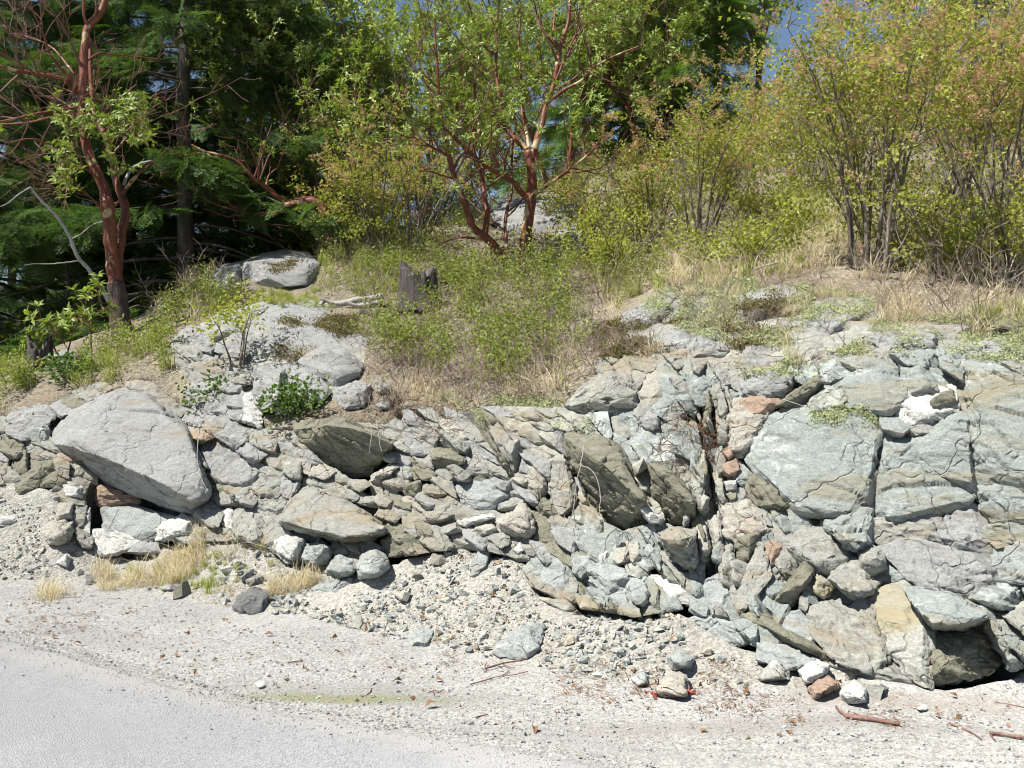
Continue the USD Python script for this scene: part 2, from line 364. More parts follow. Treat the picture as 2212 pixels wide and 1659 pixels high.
def bark(name, dark, mid, light, scale=(6, 6, 1.4), bump=.6, rough=.7, patch=None, patch_at=.6):
    nodes = {'g': ('geometry', {}), 'mp': ('mapping', {'scale': scale}),
             'n1': ('noise_texture', {'scale': 1.4, 'detail': 7.0, 'roughness': .65, 'distortion': .6}), 'n2': ('noise_texture', {'scale': 11.0, 'detail': 5.0, 'roughness': .7}),
             's': ('math', {'math_type': 'multiply_add', 'value2': .55}), 'h': ('math', {'math_type': 'multiply', 'value2': .45}),
             'r': ('rgb_ramp', {'ramp': [(.34, dark), (.5, mid), (.68, light)]}),
             'bu': ('bump', {'strength': bump, 'distance': .02}), 'p': ('principled_bsdf', {'roughness': rough, 'specular_ior_level': .3})}
    links = [('g.position', 'mp.vector'), ('mp.vector', 'n1.vector'), ('mp.vector', 'n2.vector'), ('n2.fac', 'h.value1'), ('n1.fac', 's.value1'), ('h.value', 's.value3'),
             ('s.value', 'r.fac'), ('s.value', 'bu.height'), ('bu.normal', 'p.normal')]
    last = 'r.color'
    if patch:
        nodes |= {'np': ('noise_texture', {'scale': 2.2, 'detail': 4.0, 'distortion': 1.2}), 'mr': ('map_range', {'from_min': patch_at, 'from_max': patch_at + .03, 'to_min': 0.0, 'to_max': 1.0, 'clamp': True}), 'mx': ('mix_color', {'b': patch})}
        links += [('g.position', 'np.vector'), ('np.fac', 'mr.value'), ('mr.result', 'mx.fac'), (last, 'mx.a')]
        last = 'mx.result'
    look(name, nodes, links + [(last, 'p.base_color')])

bark('arbutus_bark', (.05, .018, .010), (.125, .038, .018), (.22, .085, .045), rough=.5, bump=.35, patch=(.34, .26, .14), patch_at=.585)
bark('arbutus_twig', (.06, .028, .02), (.12, .05, .034), (.2, .11, .08), rough=.6, bump=.2)
bark('arbutus_base', (.025, .02, .018), (.055, .04, .035), (.17, .07, .05), bump=.8)
bark('fir_bark', (.025, .02, .017), (.06, .05, .042), (.13, .115, .10), bump=.9)
bark('dead_wood', (.12, .11, .10), (.25, .235, .215), (.42, .40, .37), scale=(9, 9, 2), rough=.85)
bark('stump_wood', (.02, .018, .016), (.06, .053, .047), (.15, .135, .12), scale=(14, 14, 2), bump=1.0, rough=.9)
bark('shrub_stem', (.06, .05, .038), (.13, .11, .085), (.25, .22, .17), rough=.85)
bark('twig_wood', (.10, .07, .055), (.20, .15, .12), (.34, .29, .25), rough=.85)
bark('brown_stick', (.08, .045, .035), (.18, .10, .08), (.30, .20, .16), rough=.8)
# ------------------------------------------------------------------ the lie of the land
COLS = {   # seen along the column u: v,distance
    -200: '1300,6.8 1235,7.8 1000,9.5 860,10.5',
    0: '1230,7.95 1130,8.3 1000,8.9 900,9.5 830,10.2',
    150: '1235,7.85 1130,8.2 960,8.9 840,9.8 760,11.0 738,12',
    280: '1215,8.2 1150,8.5 1060,8.9 830,9.3 770,10.2 720,11.5 700,12.5',
    420: '1240,7.7 1150,8.1 1080,8.35 950,8.6 830,9.3 720,10.5 640,12 600,13',
    560: '1290,6.95 1200,7.5 1120,7.9 1000,8.2 900,8.5 780,9.3 660,10.6 570,12.5 548,13.2',
    700: '1310,6.65 1230,7.2 1150,7.5 1050,7.8 920,8.1 800,9.0 660,10.8 560,13 500,16',
    850: '1345,6.2 1220,6.9 1150,7.25 1050,7.6 900,8.1 800,8.9 680,10.4 600,12 500,15.5',
    1000: '1372,5.88 1280,6.4 1190,6.9 1080,7.2 960,7.5 880,7.9 760,9.2 640,10.9 560,12.8 470,16.5',
    1150: '1400,5.6 1300,6.1 1200,6.6 1080,7.0 950,7.3 870,7.7 760,9.0 640,10.8 575,12.2 430,17',
    1300: '1420,5.4 1320,5.85 1220,6.3 1100,6.7 950,7.0 860,7.3 760,8.5 640,10.6 560,12.6 450,17',
    1450: '1445,5.18 1340,5.6 1200,6.1 1050,6.5 900,6.8 800,7.2 700,8.2 620,9.4 560,11 450,16',
    1600: '1450,5.13 1350,5.5 1200,5.95 1050,6.3 850,6.7 780,7.1 680,8.1 600,9.1 540,11 440,16 340,24',
    1800: '1455,5.09 1350,5.4 1200,5.75 1050,6.05 850,6.4 760,6.8 680,7.7 590,8.7 530,10.5 440,15 340,23',
    2000: '1455,5.09 1400,5.25 1250,5.6 1050,5.95 850,6.25 760,6.6 690,7.4 620,8.3 550,10 450,15 350,22',
    2200: '1445,5.18 1350,5.4 1150,5.7 950,5.95 800,6.2 740,6.7 680,7.6 620,8.6 560,10 450,15 350,22',
    2420: '1440,5.05 1350,5.25 1150,5.5 950,5.75 800,6.0 740,6.5 680,7.4 620,8.4 560,10 450,15 350,22'}
ctrl = [at(u, v, y) for u, row in COLS.items() for v, y in pairs(row)]
ctrl += [np.array(p, float) for p in (
    (-9, 10, 0), (-9, 12, 1.3), (-9, 14, 1.2), (-14, 13, 0), (-14, 15, 1), (-22, 17, 0), (-22, 20, .6), (-6, 13, 1.35), (-6, 17, .3), (-8, 22, -1.2), (-14, 30, -2.5), (-5, 15, 1.6), (-5, 22, 0), (-3.5, 16, 2.6), (-3, 20, 2.6), (-2.5, 25, 2.8),
    (-6, 32, 0), (-20, 55, -3), (-8, 50, .5), (-45, 60, -5), (-40, 30, -2), (0, 22, 6.6), (0, 30, 8.4), (1.5, 40, 8.8), (3, 24, 7.5), (5, 30, 9.4), (4, 34, 9.8), (8, 30, 10.4), (9, 24, 8.4), (12, 30, 11), (10, 40, 11), (16, 24, 10),
    (20, 40, 12), (0, 60, 8.5), (20, 60, 12), (-20, 100, -4), (20, 100, 12), (60, 60, 14), (60, 100, 14), (-90, 100, -6), (90, 100, 15), (90, 20, 10), (-90, 20, -2),
    (4.6, 4.3, 0), (4.6, 5.6, 1.7), (5, 7, 2.5), (7, 3.4, 0), (7, 5, 1.8), (7, 8, 3), (7, 14, 4.8), (12, 1.5, 0), (12, 4, 2), (12, 10, 4.4), (12, 18, 7), (25, -3, 0), (25, 1, 2), (25, 20, 9))]
for x in np.linspace(-30, 25, 34):                        # the flat of the road and its verge
    foot = np.interp(x, [-30, -14, -9, -4.3, -2, 0, 2, 3.2, 4.6, 7, 12, 25], [18, 12, 9.2, 7.2, 6.2, 5.0, 4.6, 4.75, 3.9, 3.0, 1, -4])
    ctrl += [np.array((x, foot - d, 0.0)) for d in (0, .5, 1.2, 2.5, 6, 14)]
ctrl = np.array(ctrl)
_, keep = np.unique(np.round(ctrl[:, :2], 2), axis=0, return_index=True)
ctrl = ctrl[keep]
NX, NY, X0, X1, Y0, Y1 = 281, 261, -14.0, 14.0, -6.0, 20.0
near = (np.abs(ctrl[:, 0]) < 30) & (ctrl[:, 1] < 40)
rbf = RBFInterpolator(ctrl[:, :2], ctrl[:, 2], kernel='linear', neighbors=40)
gx, gy = np.linspace(X0, X1, NX), np.linspace(Y0, Y1, NY)
Hn = gaussian_filter(rbf(np.stack(np.meshgrid(gx, gy), -1).reshape(-1, 2)).reshape(NY, NX), .9)
fx, fy = np.linspace(-160, 160, 161), np.linspace(-60, 200, 131)
Hf = gaussian_filter(rbf(np.stack(np.meshgrid(fx, fy), -1).reshape(-1, 2)).reshape(131, 161), .6)

def H(x, y):
    """Height of the undisturbed ground."""
    x, y = np.broadcast_arrays(np.atleast_1d(np.asarray(x, float)), np.atleast_1d(np.asarray(y, float)))
    a = map_coordinates(Hn, [(y - Y0) / (Y1 - Y0) * (NY - 1), (x - X0) / (X1 - X0) * (NX - 1)], order=1, mode='nearest')
    b = map_coordinates(Hf, [(y + 60) / 260 * 130, (x + 160) / 320 * 160], order=1, mode='nearest')
    e = np.minimum.reduce([x - X0, X1 - x, y - Y0, Y1 - y])
    w = np.clip(e / 2.0, 0, 1)
    return a * w + b * (1 - w)

def hit(u, v, far=70.0):
    """Where the line of sight at (u, v) first meets the undisturbed ground (vectorised)."""
    u, v = np.atleast_1d(np.asarray(u, float)), np.atleast_1d(np.asarray(v, float))
    ys = np.concatenate([np.arange(3.0, 16, .02), np.arange(16, far, .1)])
    out = np.full((len(u), 3), np.nan)
    for k in range(len(u)):
        p = np.stack([(u[k] - 1106) / FPX * ys, ys, EYE - (v[k] - 829.5) / FPX * ys], -1)
        low = p[:, 2] <= H(p[:, 0], p[:, 1])
        out[k] = p[int(np.argmax(low))] if low.any() else p[-1]
    return out

def spread(start, step, ratio, end):
    out, s = [start], step
    while (out[-1] < end) if step > 0 else (out[-1] > end):
        out.append(out[-1] + s); s *= ratio
    return out[1:]
xf = np.arange(-5.35, 4.35, .0165)
xs = np.array(spread(xf[0], -.022, 1.075, -150)[::-1] + list(xf) + spread(xf[-1], .022, 1.075, 150))
yf = np.arange(4.7, 9.6, .0115)
ys = np.array(spread(yf[0], -.02, 1.10, -40)[::-1] + list(yf) + spread(yf[-1], .014, 1.022, 15.0) + spread(15.2, .16, 1.06, 190))
gxx, gyy = np.meshgrid(xs, ys)
base = np.stack([gxx, gyy, H(gxx, gyy)], -1)
gu, gv = project(base)
def mask(poly, blur=3):
    return gaussian_filter((inside(poly, gu, gv) & (gyy > 3)).astype(float), blur)
ROCK = '-150,1020 0,1045 120,1052 178,1185 330,1195 420,1165 560,1165 620,1215 700,1222 800,1220 900,1192 1020,1185 1120,1200 1150,1265 1250,1310 1390,1330 1480,1310 1600,1380 1700,1410 1800,1440 1900,1466 2000,1480 2090,1458 2200,1442 2420,1440 2420,700 2212,700 2050,690 1900,655 1800,620 1650,615 1480,630 1400,650 1340,720 1290,790 1225,885 1000,880 870,890 830,925 690,905 640,905 560,935 500,920 400,885 320,825 190,830 110,880 0,905 -150,900'
OUTCROP = '360,735 430,695 570,655 670,650 790,735 780,800 740,850 660,880 560,900 520,880 500,790 380,800'
LEDGE = '1300,780 1400,640 1500,615 1650,610 1800,615 1900,650 2212,700 2420,700 2420,775 2212,775 2050,770 1900,775 1800,800 1600,800 1500,780'
SCREE = '-200,1020 0,1045 120,1052 178,1185 330,1195 420,1165 560,1165 620,1215 700,1222 800,1220 900,1192 1020,1185 1120,1200 1150,1265 1250,1310 1390,1330 1480,1310 1600,1380 1700,1410 1800,1440 1900,1466 1700,1492 1400,1480 1100,1430 850,1370 650,1330 480,1310 300,1275 100,1250 -200,1260'
SHEAR = '1470,860 1600,850 1590,960 1600,1100 1560,1200 1590,1320 1500,1300 1500,1150 1500,1000'
CAVE = '185,1045 240,1058 420,1100 400,1135 330,1150 215,1135 190,1100'
mr, mo, ml, msc, msh, mcv = (mask(p) for p in (ROCK, OUTCROP, LEDGE, SCREE, SHEAR, CAVE))
mhill = np.clip(gaussian_filter(((gyy > 3) & (base[..., 2] > .35)).astype(float), 4) - mr - msc, 0, 1)
wl = gaussian_filter((gu < 1180).astype(float), 12) * (1 - msh)
wr = (1 - wl) * (1 - msh)
rockw = np.clip(mr * (1 - .75 * ml) + .35 * mo, 0, 1)
nz = np.stack([-np.gradient(base[..., 2], axis=1) / np.gradient(gxx, axis=1), -np.gradient(base[..., 2], axis=0) / np.gradient(gyy, axis=0), np.ones_like(gxx)], -1)
nz = unit(np.stack([gaussian_filter(nz[..., k], 6) for k in range(3)], -1))
sel = (rockw > .02) & (gyy < 14)
P = base[sel]
def rotxz(deg):
    a = math.radians(deg)
    return np.array([[math.cos(a), 0, math.sin(a)], [0, 1, 0], [-math.sin(a), 0, math.cos(a)]])
A_L = np.diag([.62, 1, 1.9]) @ rotxz(-18)              # slabs dipping to the right
A_R = np.diag([.8, 1, 1.05]) @ rotxz(-30)
A_S = np.diag([2.6, 1, .5]) @ rotxz(10)                # upright shards of the crushed zone
rel = np.zeros(len(P)); crk = np.zeros(len(P))
for A, w, c1, a1, sd in ((A_L, wl[sel], .24, .085, 3), (A_R, wr[sel], .40, .095, 4), (A_S, msh[sel], .16, .09, 5)):
    on = w > .02
    h1, k1 = facets(P[on], c1, sd, A)
    rel[on] += w[on] * (a1 * h1 - .05 * k1)
rel += .05 * (meshkit.fbm(P * 3.1, 4, 7) - .5) + .018 * (meshkit.fbm(P * 21, 2, 8) - .5)
d = np.zeros_like(gxx)
d[sel] = rockw[sel] * (rel - .10 * (1 - .9 * ml[sel]))
d += -.55 * mcv
for poly, depth in (('1222,975 1262,995 1345,1045 1420,1110 1432,1160 1350,1162 1288,1132 1250,1070', .50), ('642,950 720,930 800,945 848,965 842,990 800,1034 745,1038 685,1008 655,975', .45), ('1400,1005 1450,1030 1508,1090 1504,1146 1438,1134 1405,1085', .40),
                    ('2000,1400 2020,1352 2140,1350 2195,1420 2185,1448 2015,1480', .40), ('1418,1135 1448,1190 1502,1245 1506,1325 1465,1290 1425,1200', .35), ('735,1176 845,1158 862,1200 775,1200', .30), ('1894,945 1912,945 1900,1130 1880,1130', .25),
                    ('1010,880 1060,890 1100,1000 1085,1010', .22), ('1588,1155 1650,1148 1600,1240', .2), ('1905,1192 1912,1260 1870,1262 1862,1234', .2), ('1300,1040 1420,1125 1400,1180 1330,1170', .25)):
    d -= depth * mask(poly, 2)
near_sel = (gyy > 2) & (gyy < 40) & (gu > -600) & (gu < 2800) & (mr < .98)
Pn = base[near_sel]
soft = np.zeros_like(gxx)
soft[near_sel] = mhill[near_sel] * (.22 * (meshkit.fbm(Pn * .8, 5, 11) - .5) + .04 * (meshkit.fbm(Pn * 9, 3, 12) - .5)) + msc[near_sel] * (.10 * (meshkit.fbm(Pn * 2.4, 4, 13) - .5) + .03 * (meshkit.fbm(Pn * 14, 3, 14) - .5))
verge = ((gyy > 2) & (gyy < 12)) * (1 - np.clip(mr + msc + mhill, 0, 1))
soft[near_sel] += verge[near_sel] * (.022 * (meshkit.fbm(Pn * 1.6, 4, 15) - .5) + .006 * (meshkit.fbm(Pn * 30, 2, 16) - .5))
grid = base + nz * (d + soft)[..., None]

# the pieces of the ground, cut along the edges of the grid so that they meet without a gap
ny_, nx_ = gxx.shape
ii, jj = np.meshgrid(np.arange(ny_ - 1), np.arange(nx_ - 1), indexing='ij')
cell_kind = np.where(mr[:-1, :-1] + mo[:-1, :-1] > .5, 1, np.where(msc[:-1, :-1] > .5, 2, np.where(base[:-1, :-1, 2] > .22, 3, 0)))
def piece(kind):
    s = cell_kind == kind
    a = (ii[s] * nx_ + jj[s]); b, c, e = a + 1, a + nx_, a + nx_ + 1
    f = np.vstack([np.stack([a, b, e], 1), np.stack([a, e, c], 1)])
    keep, inv = np.unique(f, return_inverse=True)
    return grid.reshape(-1, 3)[keep], inv.reshape(-1, 3)
gn = np.cross(np.gradient(grid, axis=1), np.gradient(grid, axis=0)); gn = unit(gn); gn *= np.sign(gn[..., 2:3] + 1e-9)
garea = np.linalg.norm(np.cross(np.gradient(grid, axis=1), np.gradient(grid, axis=0)), axis=-1)
pu, pv = project(grid)
GP, GN, GA, GU, GV = grid.reshape(-1, 3), gn.reshape(-1, 3), garea.ravel(), pu.ravel(), pv.ravel()
front = (GP[:, 1] > 3.3) & (GP[:, 1] < 45) & (GU > -250) & (GU < 2460)
FI = np.nonzero(front)[0]

obj('gravel_verge', piece(0), 'gravel', kind='structure', label='pale gravel verge between the road and the rock bank')
obj('scree_slope', piece(2), 'scree_soil', kind='structure', label='pale slope of broken stone below the rock bank')
obj('hillside', piece(3), 'hill_soil', kind='structure', label='dry brown hillside above the rock bank')
bank = thing('rock_bank', 'fractured grey green rock bank rising from the gravel verge', kind='structure')
obj('rock_face', piece(1), 'grey_rock', bank)

# the road: its ragged edge runs away to the far left
edge_px = '-60,1352 0,1373 75,1390 151,1408 225,1432 302,1453 403,1483 504,1511 630,1537 740,1552 857,1570 1008,1594 1180,1624 1350,1655 1420,1669'
edge = np.array([at(u, v, EYE * FPX / (v - 829.5))[:2] for u, v in pairs(edge_px)])
edge = np.vstack([[[-150, 92], [-40, 27.3], [-12, 11.0], [-6, 7.45]], edge, [[1.4, 3.5], [3, 3.0], [8, 1.2], [40, -10], [150, -50]]])
rng = np.random.default_rng(5)
dense = [edge[0]]
for a, b in zip(edge[:-1], edge[1:]):
    n = int(np.clip(np.linalg.norm(b - a) / .035, 1, 60))
    for k in range(1, n + 1):
        dense.append(a + (b - a) * k / n)
dense = np.array(dense)
dense[:, 1] += .035 * (meshkit.fbm(np.c_[dense * 5, dense[:, :1] * 0], 4, 3) - .5) + .03 * (meshkit.fbm(np.c_[dense * 26, dense[:, :1] * 0], 2, 4) - .5)
inner = dense - np.array([.2, 1.0]) * .10
far_ = np.stack([dense[:, 0] - 6, np.minimum(dense[:, 1] - 7, -3)], 1)
nd = len(dense)
rv = np.vstack([np.c_[dense, np.full(nd, -.012)], np.c_[inner, np.full(nd, .0145)], np.c_[far_, np.full(nd, .0145)]])
rf = []
for k in range(nd - 1):
    for o in (0, nd):
        rf += [[o + k, o + nd + k, o + k + 1], [o + k + 1, o + nd + k, o + nd + k + 1]]
obj('road', (rv, np.array(rf)), 'asphalt', kind='structure', smooth=False, label='pale grey worn asphalt road with a crumbling edge')
# ------------------------------------------------------------------ the rocks one can tell apart
surfaces = []                                             # (vertices, normals, areas) of the rocks, for what grows on them
def make_block(out, front, seed, p0=None, back=.32, res=.021, smooth=1, amp=1.0, ahead=.35, under=.3, cuts=None, flake=.16, flush=None):
    out = pairs(out)
    rng = np.random.default_rng(seed)
    base_p = hit(out[:, 0], out[:, 1])
    Yb = np.median(base_p[:, 1]) if len(out) else 7
    base_p[:, 1] = np.clip(base_p[:, 1], Yb - 1.0, Yb + 1.2)
    yb = base_p[:, 1]
    size = math.sqrt(max(Polygon(out).area, 1)) / FPX * Yb
    p = p0 if p0 is not None else float(np.clip(.30 * size, .03, .22))
    c = out.mean(0); hv = max(np.ptp(out[:, 1]) / 2, 1)
    pts = [at(u, v, y - (flush if flush is not None else ahead * p * rng.uniform(.6, 1.2)) + under * max(p, .1) * max(0, (v - c[1]) / hv)) for (u, v), y in zip(out, yb)]
    for (u, v), y in zip(out, yb):
        q = c + (np.array([u, v]) - c) * .82
        pts.append(at(q[0], q[1], y + back))
    if front is None:
        for (u, v), y in zip(out, yb):
            q = c + (np.array([u, v]) - c) * rng.uniform(.45, .8)
            q += rng.normal(0, .05, 2) * math.sqrt(Polygon(out).area)
            if Polygon(out).buffer(0).contains(shapely.Point(q)):
                pts.append(at(q[0], q[1], hit(q[0], q[1])[0, 1].clip(Yb - 1, Yb + 1.2) - p * rng.uniform(.75, 1.15)))
    else:
        for u, v, dp in pairs(front, 3):
            pts.append(at(u, v, np.clip(hit(u, v)[0, 1], Yb - 1, Yb + 1.2) - dp))
    pts = np.array(pts)
    if cuts is None:
        cuts = int(4 + 16 * min(size, .6))
    pts = chisel(pts, rng, cuts, flake)
    v, f, _ = hull_mesh(pts)
    return rough(v, f, seed, size, res, smooth, amp), size

def vnormals(v, f):
    fn = np.cross(v[f[:, 1]] - v[f[:, 0]], v[f[:, 2]] - v[f[:, 0]])
    n = np.stack([np.bincount(f.ravel(), np.repeat(fn[:, k], 3), len(v)) for k in range(3)], 1)
    return unit(n)

def refine(v, f, edge, tagv=None):
    tagv = np.zeros(len(f), int) if tagv is None else tagv
    y_in = v[:, 1].min() + .58 * np.ptp(v[:, 1])
    """Splits long edges until none is longer than edge."""
    for _ in range(10):
        e = np.sort(np.vstack([f[:, [0, 1]], f[:, [1, 2]], f[:, [2, 0]]]), 1)
        key = e[:, 0].astype(np.int64) * len(v) + e[:, 1]
        uk, inv = np.unique(key, return_inverse=True)
        ea, eb = uk // len(v), uk % len(v)
        long_ = np.linalg.norm(v[ea] - v[eb], axis=1) > edge * np.where((v[ea, 1] + v[eb, 1]) / 2 > y_in, 2.6, 1.0)      # coarser where it sits in the bank
        if not long_.any():
            break
        mid = np.full(len(uk), -1); mid[long_] = len(v) + np.arange(long_.sum())
        v = np.vstack([v, (v[ea[long_]] + v[eb[long_]]) / 2])
        m = mid[inv].reshape(3, -1).T
        a, b, c = f.T; x, y, z = m.T
        cnt = (m >= 0).sum(1)
        out = [f[cnt == 0]]; tg = [tagv[cnt == 0]]
        s3 = cnt == 3
        out += [np.stack(t, 1) for t in ((a[s3], x[s3], z[s3]), (x[s3], b[s3], y[s3]), (z[s3], y[s3], c[s3]), (x[s3], y[s3], z[s3]))]; tg += [tagv[s3]] * 4
        for r in range(3):
            p, q, w = (f[:, (r + k) % 3] for k in range(3)); mx, my, mz = (m[:, (r + k) % 3] for k in range(3))
            s1 = (cnt == 1) & (mx >= 0)
            out += [np.stack((p[s1], mx[s1], w[s1]), 1), np.stack((mx[s1], q[s1], w[s1]), 1)]; tg += [tagv[s1]] * 2
            s2 = (cnt == 2) & (mz < 0)
            out += [np.stack((mx[s2], q[s2], my[s2]), 1), np.stack((p[s2], mx[s2], w[s2]), 1), np.stack((mx[s2], my[s2], w[s2]), 1)]; tg += [tagv[s2]] * 3
        f = np.vstack(out); tagv = np.concatenate(tg)
    return v, f, tagv

def soften(v, f, n, lam=.5):
    e = np.vstack([f[:, [0, 1]], f[:, [1, 2]], f[:, [2, 0]]])
    W = sparse.coo_matrix((np.ones(len(e) * 2), (np.r_[e[:, 0], e[:, 1]], np.r_[e[:, 1], e[:, 0]])), shape=(len(v), len(v))).tocsr()
    W.data[:] = 1
    D = sparse.diags(1 / np.maximum(np.asarray(W.sum(1)).ravel(), 1)) @ W
    for _ in range(n):
        v = v + lam * (D @ v - v)
    return v

def hull_mesh(pts):
    hull = ConvexHull(pts, qhull_options='QJ')
    f = hull.simplices.copy()
    flip = (np.cross(pts[f[:, 1]] - pts[f[:, 0]], pts[f[:, 2]] - pts[f[:, 0]]) * hull.equations[:, :3]).sum(1) < 0
    f[flip] = f[flip][:, ::-1]
    keep, f = np.unique(f, return_inverse=True)
    return pts[keep], f.reshape(-1, 3), hull.equations

def chisel(pts, rng, n, depth):
    """Breaks flakes off a convex rock along planes, mostly on the side one sees."""
    v, f, eq = hull_mesh(pts)
    c = v.mean(0); size = np.ptp(v, axis=0).mean()
    planes = [eq]
    for _ in range(n):
        nn = unit(rng.normal(size=3) * [.62, .3, .62] + [0, -1.0, .1])
        top = (v @ nn).max()
        off = top - depth * size * rng.uniform(.25, 1.0)
        if nn @ c < off - .05 * size:
            planes.append(np.r_[nn, -off][None])
    try:
        w = HalfspaceIntersection(np.vstack(planes), c).intersections
        w = w[np.isfinite(w).all(1)]
        w = w[np.unique(np.round(w, 4), axis=0, return_index=True)[1]]
        return w if len(w) > 5 else v
    except Exception:
        return v

BED = unit(np.array([.45, -.25, .86]))                    # the rock splits along these planes
def rough(v, f, seed, size, res, smooth, amp):
    fn = np.round(unit(np.cross(v[f[:, 1]] - v[f[:, 0]], v[f[:, 2]] - v[f[:, 0]])), 1)
    plane = np.unique(fn, axis=0, return_inverse=True)[1].ravel()
    v, f, plane = refine(v, f, max(res, size / 38), plane)
    v = soften(v, f, smooth)
    n = vnormals(v, f)
    a = float(np.clip(size, .06, .6))
    d = .055 * a * (meshkit.fbm(v * 2.6 / a, 3, seed) - .5) + .012 * (meshkit.fbm(v * 30, 2, seed + 1) - .5)
    if size > .10:
        A = np.diag([.7, 1, 1.8]) @ rotxz(-25 + 25 * math.sin(seed))
        h1, k1 = facets(v, float(np.clip(size * .30, .06, .26)), seed * 7 + 1, A)
        bed = unit(BED + .25 * np.array([math.sin(seed), math.cos(seed * 1.7), 0]))
        t = (v @ bed) / (.045 + .03 * (seed % 5) / 4) + 2.2 * meshkit.fbm(v * 3.0, 2, seed + 5)
        fr = t - np.floor(t)
        lam = np.where(fr < .8, fr / .8, (1 - fr) / .2) * np.clip(meshkit.noise(v * 2.3, seed + 9) * 2.2 - .7, 0, 1)
        d += amp * (a * (.034 * h1 - .020 * k1) + .016 * lam)
    v = v + n * d[:, None]
    if smooth < 3:                                        # keep the edges between the broken planes crisp
        key, inv = np.unique(f.ravel().astype(np.int64) * 4096 + np.repeat(plane, 3), return_inverse=True)
        v, f = v[key // 4096], inv.reshape(-1, 3)
    return v, f

BLOCKS = []
def B(out, mat='grey_rock', front=None, name=None, label=None, cat=None, **k):
    BLOCKS.append((out, mat, front, name, label, cat, k))
# --- left: the great overhanging boulder, the hollow under it and the broken rock beside it
B('277,825 317,852 373,882 407,922 413,979 460,1059 450,1085 420,1112 350,1098 233,1050 180,998 117,965 103,935 133,895 200,859', 'weathered_rock',
  '122,950,.34 150,915,.30 185,970,.54 250,992,.68 300,1014,.72 362,1048,.70 415,1078,.56 445,1070,.44 160,925,.34 240,865,.30 330,872,.40 402,935,.46 440,1030,.46 300,900,.46 200,905,.38 390,1000,.52 260,950,.55 330,960,.55', 'boulder', 'huge smooth grey boulder overhanging a dark hollow', 'boulder', res=.018, smooth=8, amp=.5, ahead=0, back=.5, cuts=5, flake=.05)
B('186,1040 240,1052 305,1078 300,1100 230,1102 195,1085', 'rust_rock', None, 'rock_block', 'rusty brown rock in the hollow under the great boulder', p0=.02, back=.7)
B('215,1098 300,1092 385,1115 410,1150 340,1180 215,1160', 'blue_rock', None, 'rock_block', 'smooth bluish slab at the back of the hollow', p0=.05, smooth=5, amp=.4)
B('333,1168 345,1132 395,1110 425,1118 420,1145 380,1168', 'pale_rock', None, 'stone', 'pale streaky stone at the right mouth of the hollow', 'stone', p0=.22)
B('193,1198 198,1142 225,1150 300,1162 312,1180 245,1202', 'pale_rock', None, 'stone', 'pale flat slab of stone lying before the hollow', 'stone', p0=.15)
B('175,1130 183,1100 196,1095 195,1165 178,1170', 'pale_rock', None)
B('90,1139 110,1125 157,1129 153,1162 133,1178 100,1174', 'tan_rock', None, 'stone', 'squarish tan stone standing in the rubble below the great boulder', 'stone', p0=.2)
B('121,1104 128,1088 160,1083 155,1124 123,1124', 'tan_rock', None, p0=.16)
B('83,1065 110,1043 140,1045 135,1066 100,1073')
B('137,1045 180,1052 182,1078 140,1071', 'pale_rock', None, p0=.16)
B('-12,1112 37,1116 42,1125 2,1148 -15,1145', 'pale_rock', '20,1122,.12 0,1125,.12', 'stone', 'white stone slab tilted on the rubble at the very edge of the picture', 'stone')
B('121,1217 143,1197 151,1205 148,1226 128,1232', 'pale_rock', None, 'stone', 'small upright white stone at the foot of the rubble slope', 'stone', p0=.1)
B('50,932 67,915 103,919 112,962 83,962 58,944', 'green_rock', None, p0=.18)
B('45,938 73,957 79,982 53,976', 'green_rock', None)
B('18,1045 60,1025 55,985 90,977 132,1005 112,1042 67,1055 20,1076', 'olive_rock', None, p0=.10)
B('8,1000 40,955 58,985 60,1022 20,1040', 'olive_rock', None, p0=.08)
B('413,952 443,932 493,945 533,989 567,1022 570,1055 493,1062 470,1040 428,992', 'weathered_rock', '440,960,.15 500,985,.22 545,1025,.24 480,1030,.26', smooth=5, amp=.6)
B('452,1062 500,1062 545,1075 530,1105 470,1112', 'grey_rock')
B('537,985 565,975 590,1000 600,1030 570,1025', 'grey_rock')
B('570,1062 585,1030 612,1040 605,1085 590,1100', 'green_rock', None, p0=.12)
B('480,1105 500,1095 512,1128 505,1160 480,1150', 'pale_rock', None, p0=.12)
B('530,1110 560,1100 590,1120 585,1140 545,1140', 'pale_rock')
# --- the smooth grey outcrop above it
B('577,657 660,652 700,690 785,728 795,770 720,800 640,795 560,785 518,750 540,700', 'weathered_rock', '600,690,.16 680,700,.18 740,745,.2 650,760,.22 570,760,.18', res=.03, smooth=10, amp=.35)
B('430,699 467,679 510,680 522,715 500,733 463,748 435,727', 'weathered_rock', '450,705,.25 495,700,.22 470,730,.3', smooth=8, amp=.4)
B('360,739 383,727 440,752 442,785 427,792 390,797', 'grey_rock', '375,745,.2 425,765,.15 415,785,.18')
B('393,725 420,722 466,752 460,768 402,747', 'weathered_rock', '400,735,.3 450,760,.32')
B('547,792 583,783 620,795 615,839 600,875 567,895 550,868 545,832', 'weathered_rock', '560,800,.25 605,805,.3 598,860,.42 568,880,.42 556,850,.3')
B('525,852 549,847 567,892 565,927 518,907', 'pale_rock', '545,870,.15 560,915,.18')
B('627,795 677,793 716,849 702,865 643,872 620,842', 'weathered_rock', '640,805,.2 690,830,.24 690,858,.25 645,862,.22', smooth=4)
B('643,779 697,742 745,750 788,790 770,825 715,845 683,800 660,795', 'weathered_rock', '690,760,.2 740,775,.25 740,815,.28', smooth=7, amp=.4, res=.025)
B('461,595 483,570 522,565 524,622 473,636 463,622', 'weathered_rock', '480,582,.5 512,575,.5 500,615,.6', smooth=6, amp=.4, res=.03)
